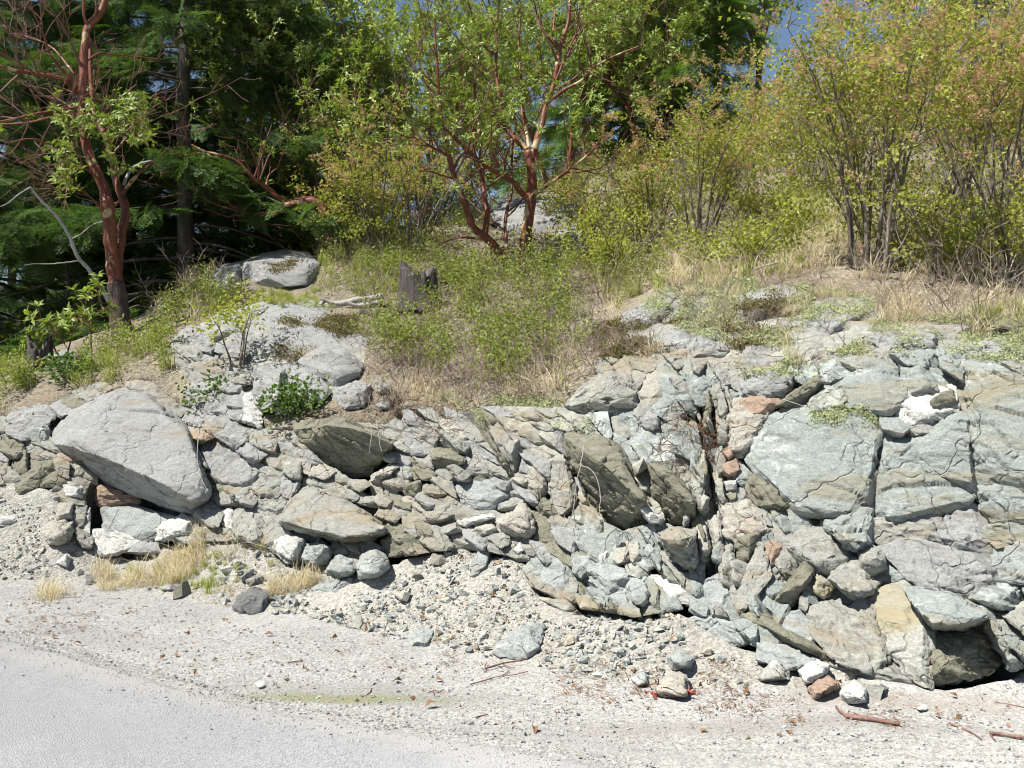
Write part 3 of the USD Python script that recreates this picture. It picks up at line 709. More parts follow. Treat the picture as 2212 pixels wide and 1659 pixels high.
B('521,565 567,545 623,537 668,544 692,568 672,622 567,632 521,612', 'weathered_rock', '545,570,.6 620,550,.55 665,572,.5 600,600,.7 560,618,.6 655,610,.6', smooth=8, amp=.35, res=.035)
B('108,772 150,748 168,790 130,808 98,800', 'weathered_rock', None, smooth=6, p0=.25, res=.03)
B('68,800 110,793 133,830 90,848 62,835', 'weathered_rock', None, smooth=6, p0=.2, res=.03)
B('805,825 822,812 845,835 838,850 812,846', 'weathered_rock', None, p0=.1)
B('806,878 830,858 852,862 845,880 820,886', 'weathered_rock', None, p0=.12)
B('1052,478 1085,430 1180,420 1252,430 1268,470 1225,512 1120,515', 'weathered_rock', None, 'rock_block', 'grey lichened bedrock showing behind the middle arbutus', smooth=4, p0=.5, res=.05, back=.8)
B('1190,500 1240,485 1275,500 1260,535 1205,530', 'weathered_rock', None, smooth=4, p0=.3, res=.05)
B('2,905 40,880 100,870 120,900 100,925 60,912 20,935', 'weathered_rock', None, p0=.15)
B('480,770 520,752 548,790 545,830 510,840 490,810', 'grey_rock', None, p0=.2)
B('385,795 440,788 470,770 500,800 480,830 420,835', 'grey_rock', None, p0=.12)
B('715,845 770,820 800,832 790,880 735,885', 'weathered_rock', None, p0=.2)
B('1338,695 1362,652 1420,624 1472,638 1445,690 1382,718', 'weathered_rock', '1365,665,.14 1425,640,.16 1440,680,.18 1385,700,.2', 'rock_block', 'dark grooved rock at the upper left of the bare rock slope', back=.5)
B('1698,702 1760,660 1872,648 1892,690 1802,732 1720,738', 'weathered_rock', '1765,675,.10 1865,665,.10 1870,688,.13 1740,722,.14', 'rock_block', 'smooth lilac grey rock on the ledge before the tall shrubs', back=.5, smooth=4)
B('1868,722 1960,704 2062,720 2052,758 1902,772', 'weathered_rock', '1890,728,.10 1960,715,.10 2045,735,.14 1915,760,.16', back=.5)
B('1478,732 1540,712 1584,740 1562,778 1490,778', 'weathered_rock', None, p0=.12, back=.5)
B('1588,640 1660,633 1704,665 1640,692 1600,680', 'weathered_rock', None, p0=.10, back=.5)
B('1428,722 1480,700 1504,745 1440,768', 'weathered_rock', None, p0=.12, back=.5)
B('2058,747 2150,733 2225,760 2205,788 2090,784', 'weathered_rock', None, p0=.12, back=.5)
B('1600,740 1680,752 1690,785 1610,790', 'weathered_rock', None, p0=.10, back=.5)
# --- the middle
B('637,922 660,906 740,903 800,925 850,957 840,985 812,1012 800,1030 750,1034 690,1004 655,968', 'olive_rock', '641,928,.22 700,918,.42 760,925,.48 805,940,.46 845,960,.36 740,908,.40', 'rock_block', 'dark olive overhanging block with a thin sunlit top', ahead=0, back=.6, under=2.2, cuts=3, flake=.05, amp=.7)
B('602,1117 637,1053 665,1040 722,1065 772,1100 837,1140 840,1155 800,1170 740,1174 650,1152 603,1132', 'grey_rock', '606,1124,.30 655,1140,.42 740,1158,.46 800,1156,.40 835,1148,.32 700,1100,.32 650,1090,.26', 'rock_slab', 'broad pale angular slab jutting out over a dark gap', 'rock', ahead=.05, back=.6, amp=.7, under=.9, cuts=4, flake=.06)
B('822,1168 854,1143 904,1152 912,1184 884,1197 834,1204', 'olive_rock', '835,1165,.2 880,1160,.22 880,1185,.16')
B('768,1224 784,1195 814,1187 839,1205 842,1227 817,1248 774,1252', 'blue_rock', None, 'boulder', 'rounded bluish boulder under the point of the pale slab', 'boulder', p0=.32, smooth=6, amp=.5)
B('703,1238 715,1212 735,1196 762,1210 774,1227 755,1244 715,1250', 'blue_rock', None, 'boulder', 'bluish boulder half buried beside the dark gap', 'boulder', p0=.28, smooth=4)
B('595,1167 620,1155 662,1163 657,1202 630,1214 598,1192', 'pale_rock', None, 'boulder', 'pale boulder under the slab at the edge of the dry grass', 'boulder', p0=.28, smooth=4)
B('653,1182 690,1170 717,1185 714,1212 680,1226 648,1207', 'blue_rock', None, 'boulder', 'grey boulder wedged beside the pale one under the slab', 'boulder', p0=.26, smooth=4)
B('673,1274 721,1252 771,1250 733,1284 690,1288', 'blue_rock', None, 'stone', 'flat bluish stone slab sunk in the rubble', 'stone', p0=.07)
B('930,979 944,967 977,970 1012,992 1002,1004 964,1014 932,1024', 'olive_rock', '935,985,.22 980,985,.26 1005,995,.24')
B('945,939 957,923 990,935 1016,965 1009,987 984,981 968,961', 'grey_rock', '955,935,.2 1000,970,.25')
B('1018,885 1037,893 1058,945 1072,978 1092,992 1114,1037 1096,1014 1055,965 1030,918', 'olive_rock', '1028,895,.25 1060,950,.3 1105,1025,.25')
B('1063,910 1085,900 1107,918 1102,940 1075,942', 'grey_rock')
B('1082,955 1124,943 1132,979 1129,1014 1114,1041 1095,1001', 'grey_rock', '1090,962,.2 1115,955,.2 1112,1000,.24')
B('968,1042 990,1030 1037,1037 1074,1052 1107,1043 1112,1059 1070,1084 1067,1108 1037,1112 990,1094 978,1065', 'blue_rock', '985,1045,.12 1040,1050,.16 1060,1075,.16 1010,1085,.14', smooth=3)
B('1068,1085 1097,1063 1134,1057 1142,1085 1124,1104 1070,1104', 'grey_rock')
B('1068,1127 1130,1087 1152,1105 1156,1171 1104,1161 1082,1154', 'tan_rock', '1080,1128,.26 1125,1100,.24 1148,1115,.24 1120,1140,.28')
B('1155,1112 1177,1110 1206,1175 1177,1184 1154,1171', 'olive_rock')
B('1015,1142 1060,1123 1086,1155 1070,1161 1037,1167 1012,1154', 'tan_rock', '1025,1146,.18 1065,1140,.2')
B('935,1145 984,1123 1002,1152 977,1161 940,1161', 'grey_rock', '948,1148,.18 985,1142,.2')
B('912,1105 950,1097 992,1109 972,1127 937,1134 915,1127', 'grey_rock', '925,1112,.2 970,1112,.2 945,1122,.22')
B('984,1127 1064,1110 1072,1119 1024,1138 997,1138', 'pale_rock', '1000,1128,.2 1060,1117,.2')
B('802,1027 844,1003 869,1007 839,1031 820,1047 798,1044', 'tan_rock', '815,1030,.22 855,1012,.22')
B('798,1042 824,1039 829,1069 804,1074', 'tan_rock')
B('827,1047 857,1037 862,1069 837,1081', 'grey_rock')
B('868,1047 910,1037 912,1084 877,1081', 'olive_rock', '875,1050,.2 905,1045,.22')
B('912,1052 950,1047 969,1069 946,1084 915,1077', 'grey_rock', '920,1056,.2 955,1062,.2')
B('1138,1005 1170,1007 1186,1059 1169,1094 1147,1087 1135,1052', 'tan_rock', '1145,1015,.12 1168,1025,.16 1162,1075,.16')
B('1182,992 1217,977 1239,1019 1252,1079 1236,1127 1204,1114 1188,1081 1182,1039', 'grey_rock', '1192,1000,.18 1218,995,.24 1240,1075,.26 1225,1105,.22')
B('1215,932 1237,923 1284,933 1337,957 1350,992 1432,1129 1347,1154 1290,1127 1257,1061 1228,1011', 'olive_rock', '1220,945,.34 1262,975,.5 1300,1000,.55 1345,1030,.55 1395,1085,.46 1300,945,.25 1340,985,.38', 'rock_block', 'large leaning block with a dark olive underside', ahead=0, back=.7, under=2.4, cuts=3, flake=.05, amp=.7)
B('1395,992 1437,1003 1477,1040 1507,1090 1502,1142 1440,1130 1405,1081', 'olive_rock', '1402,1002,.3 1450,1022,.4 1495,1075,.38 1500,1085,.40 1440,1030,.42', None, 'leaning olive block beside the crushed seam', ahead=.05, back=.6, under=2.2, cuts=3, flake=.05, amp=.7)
B('1365,1005 1390,987 1399,1012 1370,1034', 'grey_rock', None, p0=.3)
B('1365,1085 1397,1090 1436,1122 1432,1137 1404,1131', 'pale_rock', None, p0=.3)
B('1218,881 1257,832 1317,800 1356,825 1379,845 1379,879 1357,887 1317,891 1270,901 1235,894', 'grey_rock', '1228,872,.22 1265,842,.28 1290,846,.36 1335,836,.34 1372,858,.26 1310,812,.2')
B('1375,845 1395,800 1425,790 1440,850 1425,890 1385,885', 'tan_rock')
B('1375,912 1400,890 1426,895 1422,927 1400,937', 'weathered_rock', None, smooth=4, p0=.15)
B('1425,960 1447,940 1470,960 1455,985 1435,985', 'pale_rock')
B('1430,880 1462,862 1475,905 1450,930', 'grey_rock')
B('1422,1147 1447,1137 1505,1140 1506,1242 1475,1242 1438,1192', 'grey_rock', '1430,1163,.42 1465,1168,.48 1502,1160,.42 1455,1145,.3 1495,1215,.28', 'rock_block', 'block with a white sunlit top and a dark front', ahead=.1, back=.5, under=1.4, cuts=3, flake=.06)
B('1128,1231 1150,1207 1182,1203 1166,1237 1166,1262', 'blue_rock', None, smooth=3)
B('1165,1225 1210,1200 1239,1207 1242,1235 1236,1287 1217,1292 1168,1267', 'blue_rock', None, smooth=3)
B('1255,1225 1304,1213 1366,1237 1359,1271 1310,1281 1304,1294 1262,1271 1252,1239', 'blue_rock', None, p0=.2, smooth=2)
B('1362,1242 1390,1247 1412,1289 1402,1312 1370,1314 1355,1279', 'blue_rock', None, p0=.2)
B('1308,1282 1354,1272 1366,1312 1337,1327 1328,1312', 'blue_rock', None, p0=.16)
B('1292,1207 1300,1187 1317,1190 1319,1217 1297,1221', 'pale_rock', None, p0=.14)
B('1325,1184 1360,1180 1362,1214 1330,1227 1318,1205', 'tan_rock', None, p0=.2)
B('1352,1169 1377,1170 1389,1209 1370,1227 1358,1209', 'tan_rock', None, p0=.2)
B('1015,1224 1037,1183 1059,1190 1049,1224 1020,1252', 'blue_rock', None, 'stone', 'thin bluish slab of stone standing on edge in the scree', 'stone', p0=.12)
B('1108,1187 1124,1170 1134,1189 1120,1201', 'pale_rock', None, 'stone', 'white stone at the top of the scree fan', 'stone', p0=.12)
B('1395,1245 1440,1240 1505,1290 1505,1312 1450,1300', 'pale_rock')
B('1160,1290 1240,1300 1250,1325 1180,1312', 'grey_rock')
# --- right: the big green faces
B('1628,952 1661,902 1708,883 1754,917 1808,900 1841,897 1897,940 1887,1025 1875,1114 1841,1124 1814,1114 1741,1117 1721,1111 1675,1054 1631,1024 1621,992', 'green_rock',
  '1640,955,.26 1668,912,.22 1710,897,.2 1752,928,.24 1840,910,.2 1890,947,.24 1882,1025,.28 1868,1104,.26 1760,1105,.30 1728,1100,.32 1640,1015,.34 1750,1010,.34', 'rock_block', 'great pale green rock face between the rusty seam and the upright crack', res=.018, amp=.6, ahead=.5)
B('1613,1017 1640,1022 1724,1104 1668,1106 1621,1096 1600,1061', 'olive_rock', '1632,1028,.2 1700,1085,.22')
B('1909,944 1981,957 2023,1035 2048,1047 2108,1073 2097,1089 2055,1094 2021,1111 1975,1124 1925,1127 1903,1134 1889,1126 1901,1027', 'green_rock',
  '1912,955,.2 1975,968,.2 2010,1040,.24 2090,1078,.2 2010,1098,.24 1910,1120,.22 1905,1030,.24 1950,1040,.22', res=.018, amp=.6, ahead=.5)
B('2021,937 2071,893 2093,897 2117,1043 2107,1067 2068,1051 2025,1034 1985,994 1981,959', 'green_rock',
  '2030,945,.24 2072,907,.24 2088,910,.24 2106,1040,.28 2030,1022,.26 1993,985,.24', res=.018, amp=.6, ahead=.5)
B('2076,780 2140,783 2212,823 2300,850 2300,1075 2200,1057 2160,1022 2138,1004 2118,1042 2093,898', 'green_rock',
  '2088,795,.22 2140,796,.22 2210,835,.25 2280,900,.3 2210,1040,.32 2145,990,.3 2118,1020,.26 2105,900,.26', res=.02, amp=.7, ahead=.5)
B('2116,1057 2138,1040 2171,1043 2214,1069 2300,1080 2300,1130 2175,1137 2141,1127 2113,1081', 'green_rock', '2128,1062,.2 2170,1055,.22 2212,1080,.22 2180,1120,.2')
B('2123,1144 2175,1135 2230,1129 2300,1140 2300,1165 2175,1167 2126,1164', 'green_rock')
B('1789,832 1908,790 1950,822 1953,855 1947,874 1925,891 1808,877 1766,874 1776,845', 'green_rock', '1800,838,.22 1905,802,.22 1942,828,.24 1920,880,.28 1815,866,.26', amp=.6, ahead=.15)
B('1953,790 1985,788 2023,839 2017,847 1953,854', 'green_rock', '1960,800,.2 1985,800,.2 2005,835,.22')
B('1953,857 2015,843 2060,840 2063,887 2025,904 1941,921 1939,881', 'pale_rock', '1960,868,.14 2010,855,.14 2000,890,.2')
B('2006,869 2035,843 2063,840 2072,892 2041,901 2013,887', 'olive_rock', '2012,866,.22 2036,850,.22 2062,850,.26')
B('1606,829 1661,810 1710,820 1690,855 1641,864 1606,857', 'weathered_rock', '1612,836,.3 1665,822,.3 1700,830,.3 1640,850,.34')
B('1604,870 1635,853 1675,857 1683,872 1625,907 1603,894', 'rust_rock', None, 'rock_block', 'rust red patch of rock below the grey cap', p0=.16)
B('1666,884 1708,850 1741,827 1781,800 1790,812 1753,867 1728,884', 'olive_rock', '1680,872,.28 1745,832,.28 1780,808,.24 1735,865,.24')
B('1576,869 1605,863 1610,892 1663,893 1643,937 1608,981 1583,991 1578,935', 'tan_rock', '1585,880,.2 1600,900,.22 1645,905,.22 1610,965,.24 1590,975,.22', 'rock_block', 'smooth tan rock face in the crushed seam')
B('1559,975 1580,957 1590,985 1575,1002', 'rust_rock', None, p0=.16)
B('1559,1005 1590,988 1600,1015 1585,1031 1563,1027', 'rust_rock', None, p0=.2)
B('1563,1040 1593,1035 1594,1062 1567,1064', 'pale_rock', None, 'rock_block', 'small white block in the crushed seam', p0=.24)
B('1566,1066 1594,1062 1590,1087 1575,1084', 'olive_rock', None, p0=.2)
B('1566,1097 1611,1088 1637,1110 1647,1147 1591,1167 1573,1152', 'tan_rock', None, p0=.14)
B('1586,1157 1647,1149 1643,1181 1598,1235 1589,1217', 'olive_rock', '1592,1160,.16 1640,1155,.22')
B('1643,1177 1661,1163 1690,1179 1693,1194 1668,1228 1643,1217', 'rust_rock', None, 'rock_block', 'flat rust orange tile of rock on the lower face', p0=.14, amp=.4)
B('1593,1304 1641,1182 1647,1222 1663,1242 1635,1277 1601,1315', 'grey_rock')
B('1700,1175 1741,1137 1775,1140 1830,1192 1830,1224 1795,1244 1768,1241 1736,1217', 'grey_rock', '1715,1180,.22 1745,1150,.18 1775,1152,.18 1822,1195,.32 1775,1222,.36 1745,1205,.3', 'rock_block', 'rounded grey block with a shaded lower lip', smooth=4)
B('1666,1304 1695,1273 1741,1203 1763,1225 1757,1254 1721,1271 1717,1311 1675,1314', 'olive_rock', '1690,1285,.3 1738,1222,.26 1752,1240,.3 1715,1268,.32')
B('1859,1195 1878,1183 1907,1192 1910,1231 1885,1241 1859,1234', 'grey_rock', '1866,1205,.26 1900,1205,.28 1885,1215,.3', 'rock_block', 'squat grey block over a dark notch')
B('1753,1257 1771,1237 1807,1265 1800,1277 1781,1297 1756,1274', 'ochre_rock', None, 'rock_block', 'ochre streaked block tilted out of the face', p0=.24)
B('1723,1285 1741,1273 1753,1302 1741,1327 1726,1317', 'grey_rock', None, p0=.2)
B('1905,1185 1968,1167 2058,1190 2153,1220 2153,1287 2041,1287 1965,1247 1956,1202', 'weathered_rock', '1920,1185,.12 1970,1180,.14 2055,1205,.18 2135,1232,.18 2120,1275,.2 2030,1268,.2', amp=.6)
B('1995,1167 2091,1083 2125,1123 2137,1187 2075,1194', 'weathered_rock', '2010,1163,.12 2085,1100,.12 2112,1130,.14 2115,1178,.16')
B('1876,1131 1925,1127 2025,1111 2043,1152 1975,1171 1908,1177 1879,1154', 'grey_rock', '1890,1140,.1 2020,1125,.12 1980,1155,.16')
B('2151,1190 2230,1173 2300,1175 2300,1270 2156,1254', 'blue_rock')
B('1888,1278 1955,1258 2012,1300 2019,1360 2008,1425 2012,1486 1958,1454 1906,1389 1876,1330', 'ochre_rock', '1895,1298,.2 1955,1275,.24 2010,1325,.40 2012,1400,.38 2002,1470,.2 1930,1385,.25 1960,1440,.22', 'rock_block', 'bulging ochre stained face of a big block at the foot of the bank', ahead=0, back=.5, amp=.6, cuts=4, flake=.05)
B('1945,1262 2057,1274 2135,1314 2146,1354 2100,1362 2057,1352 2013,1364 1990,1310', 'green_rock', '1960,1285,.30 2050,1290,.36 2125,1325,.46 2138,1348,.50 2060,1342,.56 2018,1352,.50', 'rock_block', 'pale green roof of rock over a dark hollow at the foot of the bank', ahead=.1, back=.7, amp=.6, cuts=3, flake=.05)
B('2118,1308 2152,1330 2182,1375 2213,1437 2186,1442 2160,1400 2128,1356', 'green_rock', '2130,1325,.45 2160,1365,.46 2195,1425,.36 2180,1425,.42 2138,1350,.55', None, None, None, ahead=.1, back=.6, cuts=3, flake=.05)
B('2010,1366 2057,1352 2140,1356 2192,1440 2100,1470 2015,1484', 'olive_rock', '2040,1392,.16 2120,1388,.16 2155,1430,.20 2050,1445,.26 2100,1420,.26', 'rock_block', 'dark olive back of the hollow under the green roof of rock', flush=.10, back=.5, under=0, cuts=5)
B('1817,1328 1878,1276 1908,1387 1920,1427 1888,1449 1822,1360', 'grey_rock', '1830,1330,.16 1872,1298,.18 1905,1415,.2')
B('1752,1313 1809,1301 1819,1377 1880,1449 1809,1424 1752,1360', 'grey_rock', '1762,1322,.14 1805,1318,.16 1850,1415,.16')
B('1594,1320 1655,1326 1789,1420 1836,1439 1779,1429 1660,1367 1601,1337', 'olive_rock', '1605,1325,.16 1655,1334,.2 1780,1420,.2')
B('1475,1340 1530,1325 1590,1345 1640,1385 1600,1400 1520,1375', 'blue_rock')
B('1510,1250 1560,1235 1580,1290 1560,1320 1520,1305', 'blue_rock')
B('1560,1180 1580,1170 1592,1240 1575,1290 1555,1250', 'grey_rock', None, p0=.12)
B('1700,1330 1740,1325 1760,1375 1740,1395 1690,1370', 'blue_rock')
B('1640,1395 1700,1405 1760,1430 1700,1440 1640,1420', 'blue_rock')
for _k, (o_, m_, fr_, n_, l_, c_, kw_) in enumerate(BLOCKS):        # the right hand faces meet edge to edge
    _p = Polygon(pairs(o_)).buffer(0)
    if not c_ and _p.area > 2300 and _p.centroid.x > 1600 and _p.centroid.y > 775 and not (l_ and 'hollow' in l_) and 'flush' not in kw_ and m_ != 'olive_rock':
        _p = _p.buffer(7, join_style=2, mitre_limit=1.5).simplify(1.5)
        o_ = ' '.join(f'{x:.1f},{y:.1f}' for x, y in list(_p.exterior.coords)[:-1])
        kw_ = {**kw_, 'flush': .07 + .02 * (_k % 3), 'flake': .05, 'cuts': 6, 'under': .15, 'back': .5}
        if fr_:
            q_ = pairs(fr_, 3); q_[:, 2] = .07 + (q_[:, 2] - .07) * (.55 if n_ != 'rock_block' or _p.area > 9000 else .8)
            fr_ = ' '.join(f'{a:.1f},{b:.1f},{c:.3f}' for a, b, c in q_)
        BLOCKS[_k] = (o_, m_, fr_, n_, l_, c_, kw_)
# the crushed seam: upright shards
_rng = np.random.default_rng(77)
for k in range(34):
    v0 = _rng.uniform(840, 1230); cu = np.interp(v0, [840, 950, 1100, 1230], [1545, 1528, 1525, 1530]) + _rng.normal(0, 24)
    w, hh, sl = _rng.uniform(5, 13), _rng.uniform(22, 55), _rng.uniform(-.30, .12)
    o = ' '.join(f'{cu + dx * w - dy * hh * sl:.1f},{v0 + dy * hh:.1f}' for dx, dy in ((-1, -.6), (0, -1), (.9, -.5), (1, .5), (.2, 1), (-.9, .6)))
    B(o, ['olive_rock', 'grey_rock', 'tan_rock', 'grey_rock', 'ochre_rock'][k % 5], None, 'rock_shard', p0=float(_rng.uniform(.05, .2)))
# the broken rock between the named blocks, cell against cell
named = shapely.union_all([Polygon(pairs(b[0])).buffer(0) for b in BLOCKS if b[3] != 'rock_shard']).buffer(-3)
free = Polygon(pairs(ROCK)).buffer(0).intersection(shapely.box(-40, 700, 2260, 1500)).difference(Polygon(pairs(LEDGE)).buffer(-14)).difference(named).difference(Polygon(pairs(SHEAR)).buffer(-20)).difference(Polygon(pairs(CAVE)).buffer(5))
free2 = shapely.union_all([Polygon(pairs(OUTCROP)).buffer(0), Polygon(pairs('385,780 520,760 560,900 530,945 470,930 410,880'))]).difference(named)
cells = []
for u_lo, u_hi, deg, stretch, need, wish, mat_ in ((-60, 640, 22, 1.7, 29, 60, None), (640, 880, 18, 2.0, 27, 55, None), (880, 1240, 33, 2.4, 26, 90, None), (1240, 1500, 50, 2.3, 28, 60, None), (1500, 1780, 58, 2.0, 36, 60, None), (1780, 2280, 26, 1.7, 70, 26, None), (380, 830, 15, 1.4, 38, 40, 'weathered_rock')):
    th = math.radians(deg); Rm = np.array([[math.cos(th), math.sin(th)], [-math.sin(th), math.cos(th)]]); Sm = np.diag([1 / stretch, 1.0]) @ Rm; Si = np.linalg.inv(Sm)
    zone = (free2 if mat_ else free).intersection(shapely.box(u_lo, 600, u_hi, 1600)); _s = []; tries = 0
    where = free2 if mat_ else free
    while len(_s) < wish and tries < 6000:
        tries += 1
        q = np.array([_rng.uniform(u_lo, u_hi), _rng.uniform(640, 1490)])
        if zone.contains(shapely.Point(q)):
            w = Sm @ q
            if not _s or np.hypot(*(np.array(_s) - w).T).min() > need * _rng.uniform(.5, 1.0):
                _s.append(w)
    c0 = np.mean(_s, 0)
    vor = Voronoi(np.vstack([_s, c0 + np.array([[-9e3, 0], [9e3, 0], [0, -9e3], [0, 9e3]])]))
    for k in range(len(_s)):
        r = vor.regions[vor.point_region[k]]
        if -1 in r or not r:
            continue
        poly = Polygon(vor.vertices[r] @ Si.T).buffer(0).intersection(zone.buffer(6).intersection(where))
        if poly.geom_type != 'Polygon':
            poly = max(poly.geoms, key=lambda g: g.area) if len(getattr(poly, 'geoms', [])) else Polygon()
        poly = poly.convex_hull.buffer(3.0, join_style=2).simplify(3.0)
        if 160 < poly.area < 22000:
            cells.append((poly.area, poly, *(Si @ _s[k]), deg, mat_))
cells.sort(key=lambda w: -w[0])
for k, (area, poly, u0, v0, dg, mt) in enumerate(cells[:300]):
    o = ' '.join(f'{x:.1f},{y:.1f}' for x, y in list(poly.exterior.coords)[:-1])
    kinds = ['tan_rock' if _rng.random() < .4 else 'grey_rock', 'grey_rock', 'weathered_rock', 'grey_rock', 'olive_rock' if _rng.random() < .5 else 'grey_rock', 'grey_rock'] if u0 < 1250 else ['green_rock', 'grey_rock', 'green_rock', 'green_rock', 'grey_rock', 'green_rock']
    # a crest along the bedding: its upper side is a ledge, its lower side hangs
    th = math.radians(dg + _rng.normal(0, 9)); e1, e2 = np.array([math.cos(th), math.sin(th)]), np.array([-math.sin(th), math.cos(th)])
    xy = np.array(poly.exterior.coords); a1, a2 = xy @ e1, xy @ e2
    hgt = np.ptp(a2) / FPX * 7
    ledge = _rng.random() < .62
    cr = _rng.uniform(.70, .93) if ledge else _rng.uniform(.25, .8)
    pr = float(np.clip(hgt * (_rng.uniform(.65, 1.15) if ledge else _rng.uniform(.2, .6)), .04, .30))
    fr = []
    for t in (.08, .35, .65, .92):
        q = e1 * (a1.min() + t * np.ptp(a1)) + e2 * (a2.min() + np.clip(cr + _rng.normal(0, .05), .1, .95) * np.ptp(a2))
        if not poly.contains(shapely.Point(q)):
            q = q + (np.array(poly.centroid.coords[0]) - q) * .35
        if poly.contains(shapely.Point(q)):
            fr.append(f'{q[0]:.1f},{q[1]:.1f},{pr * _rng.uniform(.8, 1.1):.3f}')
    B(o, mt or kinds[int(_rng.integers(6))], ' '.join(fr) if len(fr) > 1 else None, 'rock_piece', p0=pr, smooth=0, res=.024, flush=.03 + (.08 if _rng.random() < .15 else 0), under=_rng.choice([.2, .5, .9]), back=.4, cuts=5, flake=.08)
# --- loose stones lying on the verge
B('1413,1494 1452,1455 1484,1458 1486,1504 1437,1504', 'tan_rock', None, 'stone', 'cream coloured stone beside the red dead leaves', 'stone', p0=.2, back=.12)
B('1623,1474 1675,1415 1707,1437 1707,1469 1660,1469', 'ochre_rock', None, 'stone', 'pointed tan and orange stone at the foot of the bank', 'stone', p0=.2, back=.12)
B('1723,1449 1754,1420 1791,1437 1786,1464 1740,1479', 'pale_rock', None, 'stone', 'pale lilac grey stone behind the rusty one', 'stone', p0=.2, back=.12)
B('1742,1489 1784,1455 1811,1477 1806,1509 1759,1509', 'rust_rock', None, 'stone', 'rusty pink stone at the foot of the bank', 'stone', p0=.2, back=.12)
B('1809,1499 1844,1465 1873,1487 1870,1518 1829,1523', 'pale_rock', None, 'stone', 'white and tan stone next to the rusty pink one', 'stone', p0=.2, back=.12)
B('1437,1419 1472,1400 1501,1422 1494,1444 1452,1449', 'blue_rock', None, 'stone', 'bluish stone above the cream coloured one', 'stone', p0=.2, back=.12)
B('1360,1464 1392,1450 1402,1477 1377,1484', 'blue_rock', None, 'stone', 'small flat bluish stone near the foot of the scree', 'stone', p0=.1, back=.1)
B('1886,1494 1903,1475 1920,1487 1910,1501', 'dark_rock', None, 'stone', 'small dark stone on the gravel at the foot of the bank', 'stone', p0=.1, back=.08)
B('1978,1531 1997,1519 2009,1531 1992,1538', 'pale_rock', None, 'stone', 'small white stone alone on the gravel before the ochre block', 'stone', p0=.06, back=.06)
B('1060,1412 1110,1360 1165,1343 1172,1385 1150,1422 1090,1424', 'blue_rock', None, 'stone', 'large flat pale blue stone lying on the scree', 'stone', p0=.10, back=.15)
B('878,1372 905,1353 937,1362 927,1397 890,1402', 'blue_rock', None, 'stone', 'pale blue stone on the gravel below the scree', 'stone', p0=.10, back=.1)
B('501,1322 515,1285 545,1266 582,1275 587,1300 560,1326 525,1330', 'dark_rock', '512,1300,.16 545,1280,.2 575,1285,.2 555,1310,.24 525,1315,.22', 'boulder', 'dark grey rock standing alone at the edge of the dry grass', 'rock', back=.25, smooth=3)
B('580,1322 588,1308 607,1318 600,1330', 'tan_rock', None, 'stone', 'small tan stone touching the lone dark rock', 'stone', p0=.08, back=.08)
B('549,1477 552,1472 572,1470 577,1482 560,1488', 'pale_rock', None, 'stone', 'small square cream stone at the edge of the asphalt', 'stone', p0=.05, back=.05)
B('1168,1521 1180,1516 1197,1520 1188,1526', 'pale_rock', None, 'stone', 'flat pale chip of stone on open gravel', 'stone', p0=.03, back=.03)

for k, (out, mat, frontpts, name, label, cat, kw) in enumerate(BLOCKS):
    mesh, size = make_block(out, frontpts, k + 101, **kw)
    if cat:
        obj(name, mesh, mat, None, label=label, cat=cat)
    else:
        obj(name or 'rock_block', mesh, mat, bank, label=label)
    if size > .15 and Polygon(pairs(out)).area > 900:
        surfaces.append((mesh[0], vnormals(*mesh)))
SV = np.vstack([s[0] for s in surfaces]); SN = np.vstack([s[1] for s in surfaces])
SU, SVV = project(SV)
# ------------------------------------------------------------------ leaves, sprays, tufts
def leaf_mesh(L, W, fold=.25, droop=.15, n=1):
    """A folded leaf along +y: four triangles."""
    v = np.array([[0, 0, 0], [-W / 2, .42 * L, fold * W], [0, .5 * L, 0], [W / 2, .42 * L, fold * W], [0, L, -droop * L]])
    return v, np.array([[0, 2, 1], [1, 2, 4], [0, 3, 2], [2, 3, 4]])

def place(mesh, rot, pos, s=1.0):
    return mesh[0] @ rot.as_matrix().T * s + pos, mesh[1]

def whorl(seed, n=9, L=.115, W=.045):
    """A rosette of leathery leaves round the end of a twig that points along +y."""
    rng = np.random.default_rng(seed); out = []
    for k in range(n):
        a = k * 2.4 + rng.normal(0, .3); el = rng.uniform(-.2, 1.0)
        d = np.array([math.cos(a) * math.cos(el), math.sin(el), math.sin(a) * math.cos(el)])
        r = frames_up(d[None], np.array([[0, 1.0, 0]]), rng, .25)[0]
        out.append(place(leaf_mesh(L * rng.uniform(.7, 1.15), W * rng.uniform(.8, 1.1), .2, rng.uniform(.05, .3)), r, np.array([0, rng.uniform(-.06, .02), 0])))
    return join(out)

def sprig(seed, n=16, L=.3, leaf_l=.045, leaf_w=.034, wob=.5, stem=True, tri=False):
    """A small leafy twig along +y."""
    rng = np.random.default_rng(seed); out = []
    bend = rng.normal(0, .12, 2)
    def axis(t):
        return np.array([bend[0] * t * t * L, t * L, bend[1] * t * t * L])
    for k in range(n):
        t = (k + .6) / n; a = k * 2.4 + rng.normal(0, .5)
        d = unit(np.array([math.cos(a), rng.uniform(.1, .9), math.sin(a)]))
        r = frames_up(d[None], np.array([[0, 0.2, 1.0]]), rng, wob)[0]
        out.append(place(leaf_mesh(leaf_l * rng.uniform(.65, 1.2), leaf_w * rng.uniform(.7, 1.15), .25, rng.uniform(0, .3)), r, axis(t) + d * .035 * rng.uniform(.2, 1.2)))
    return join(out)

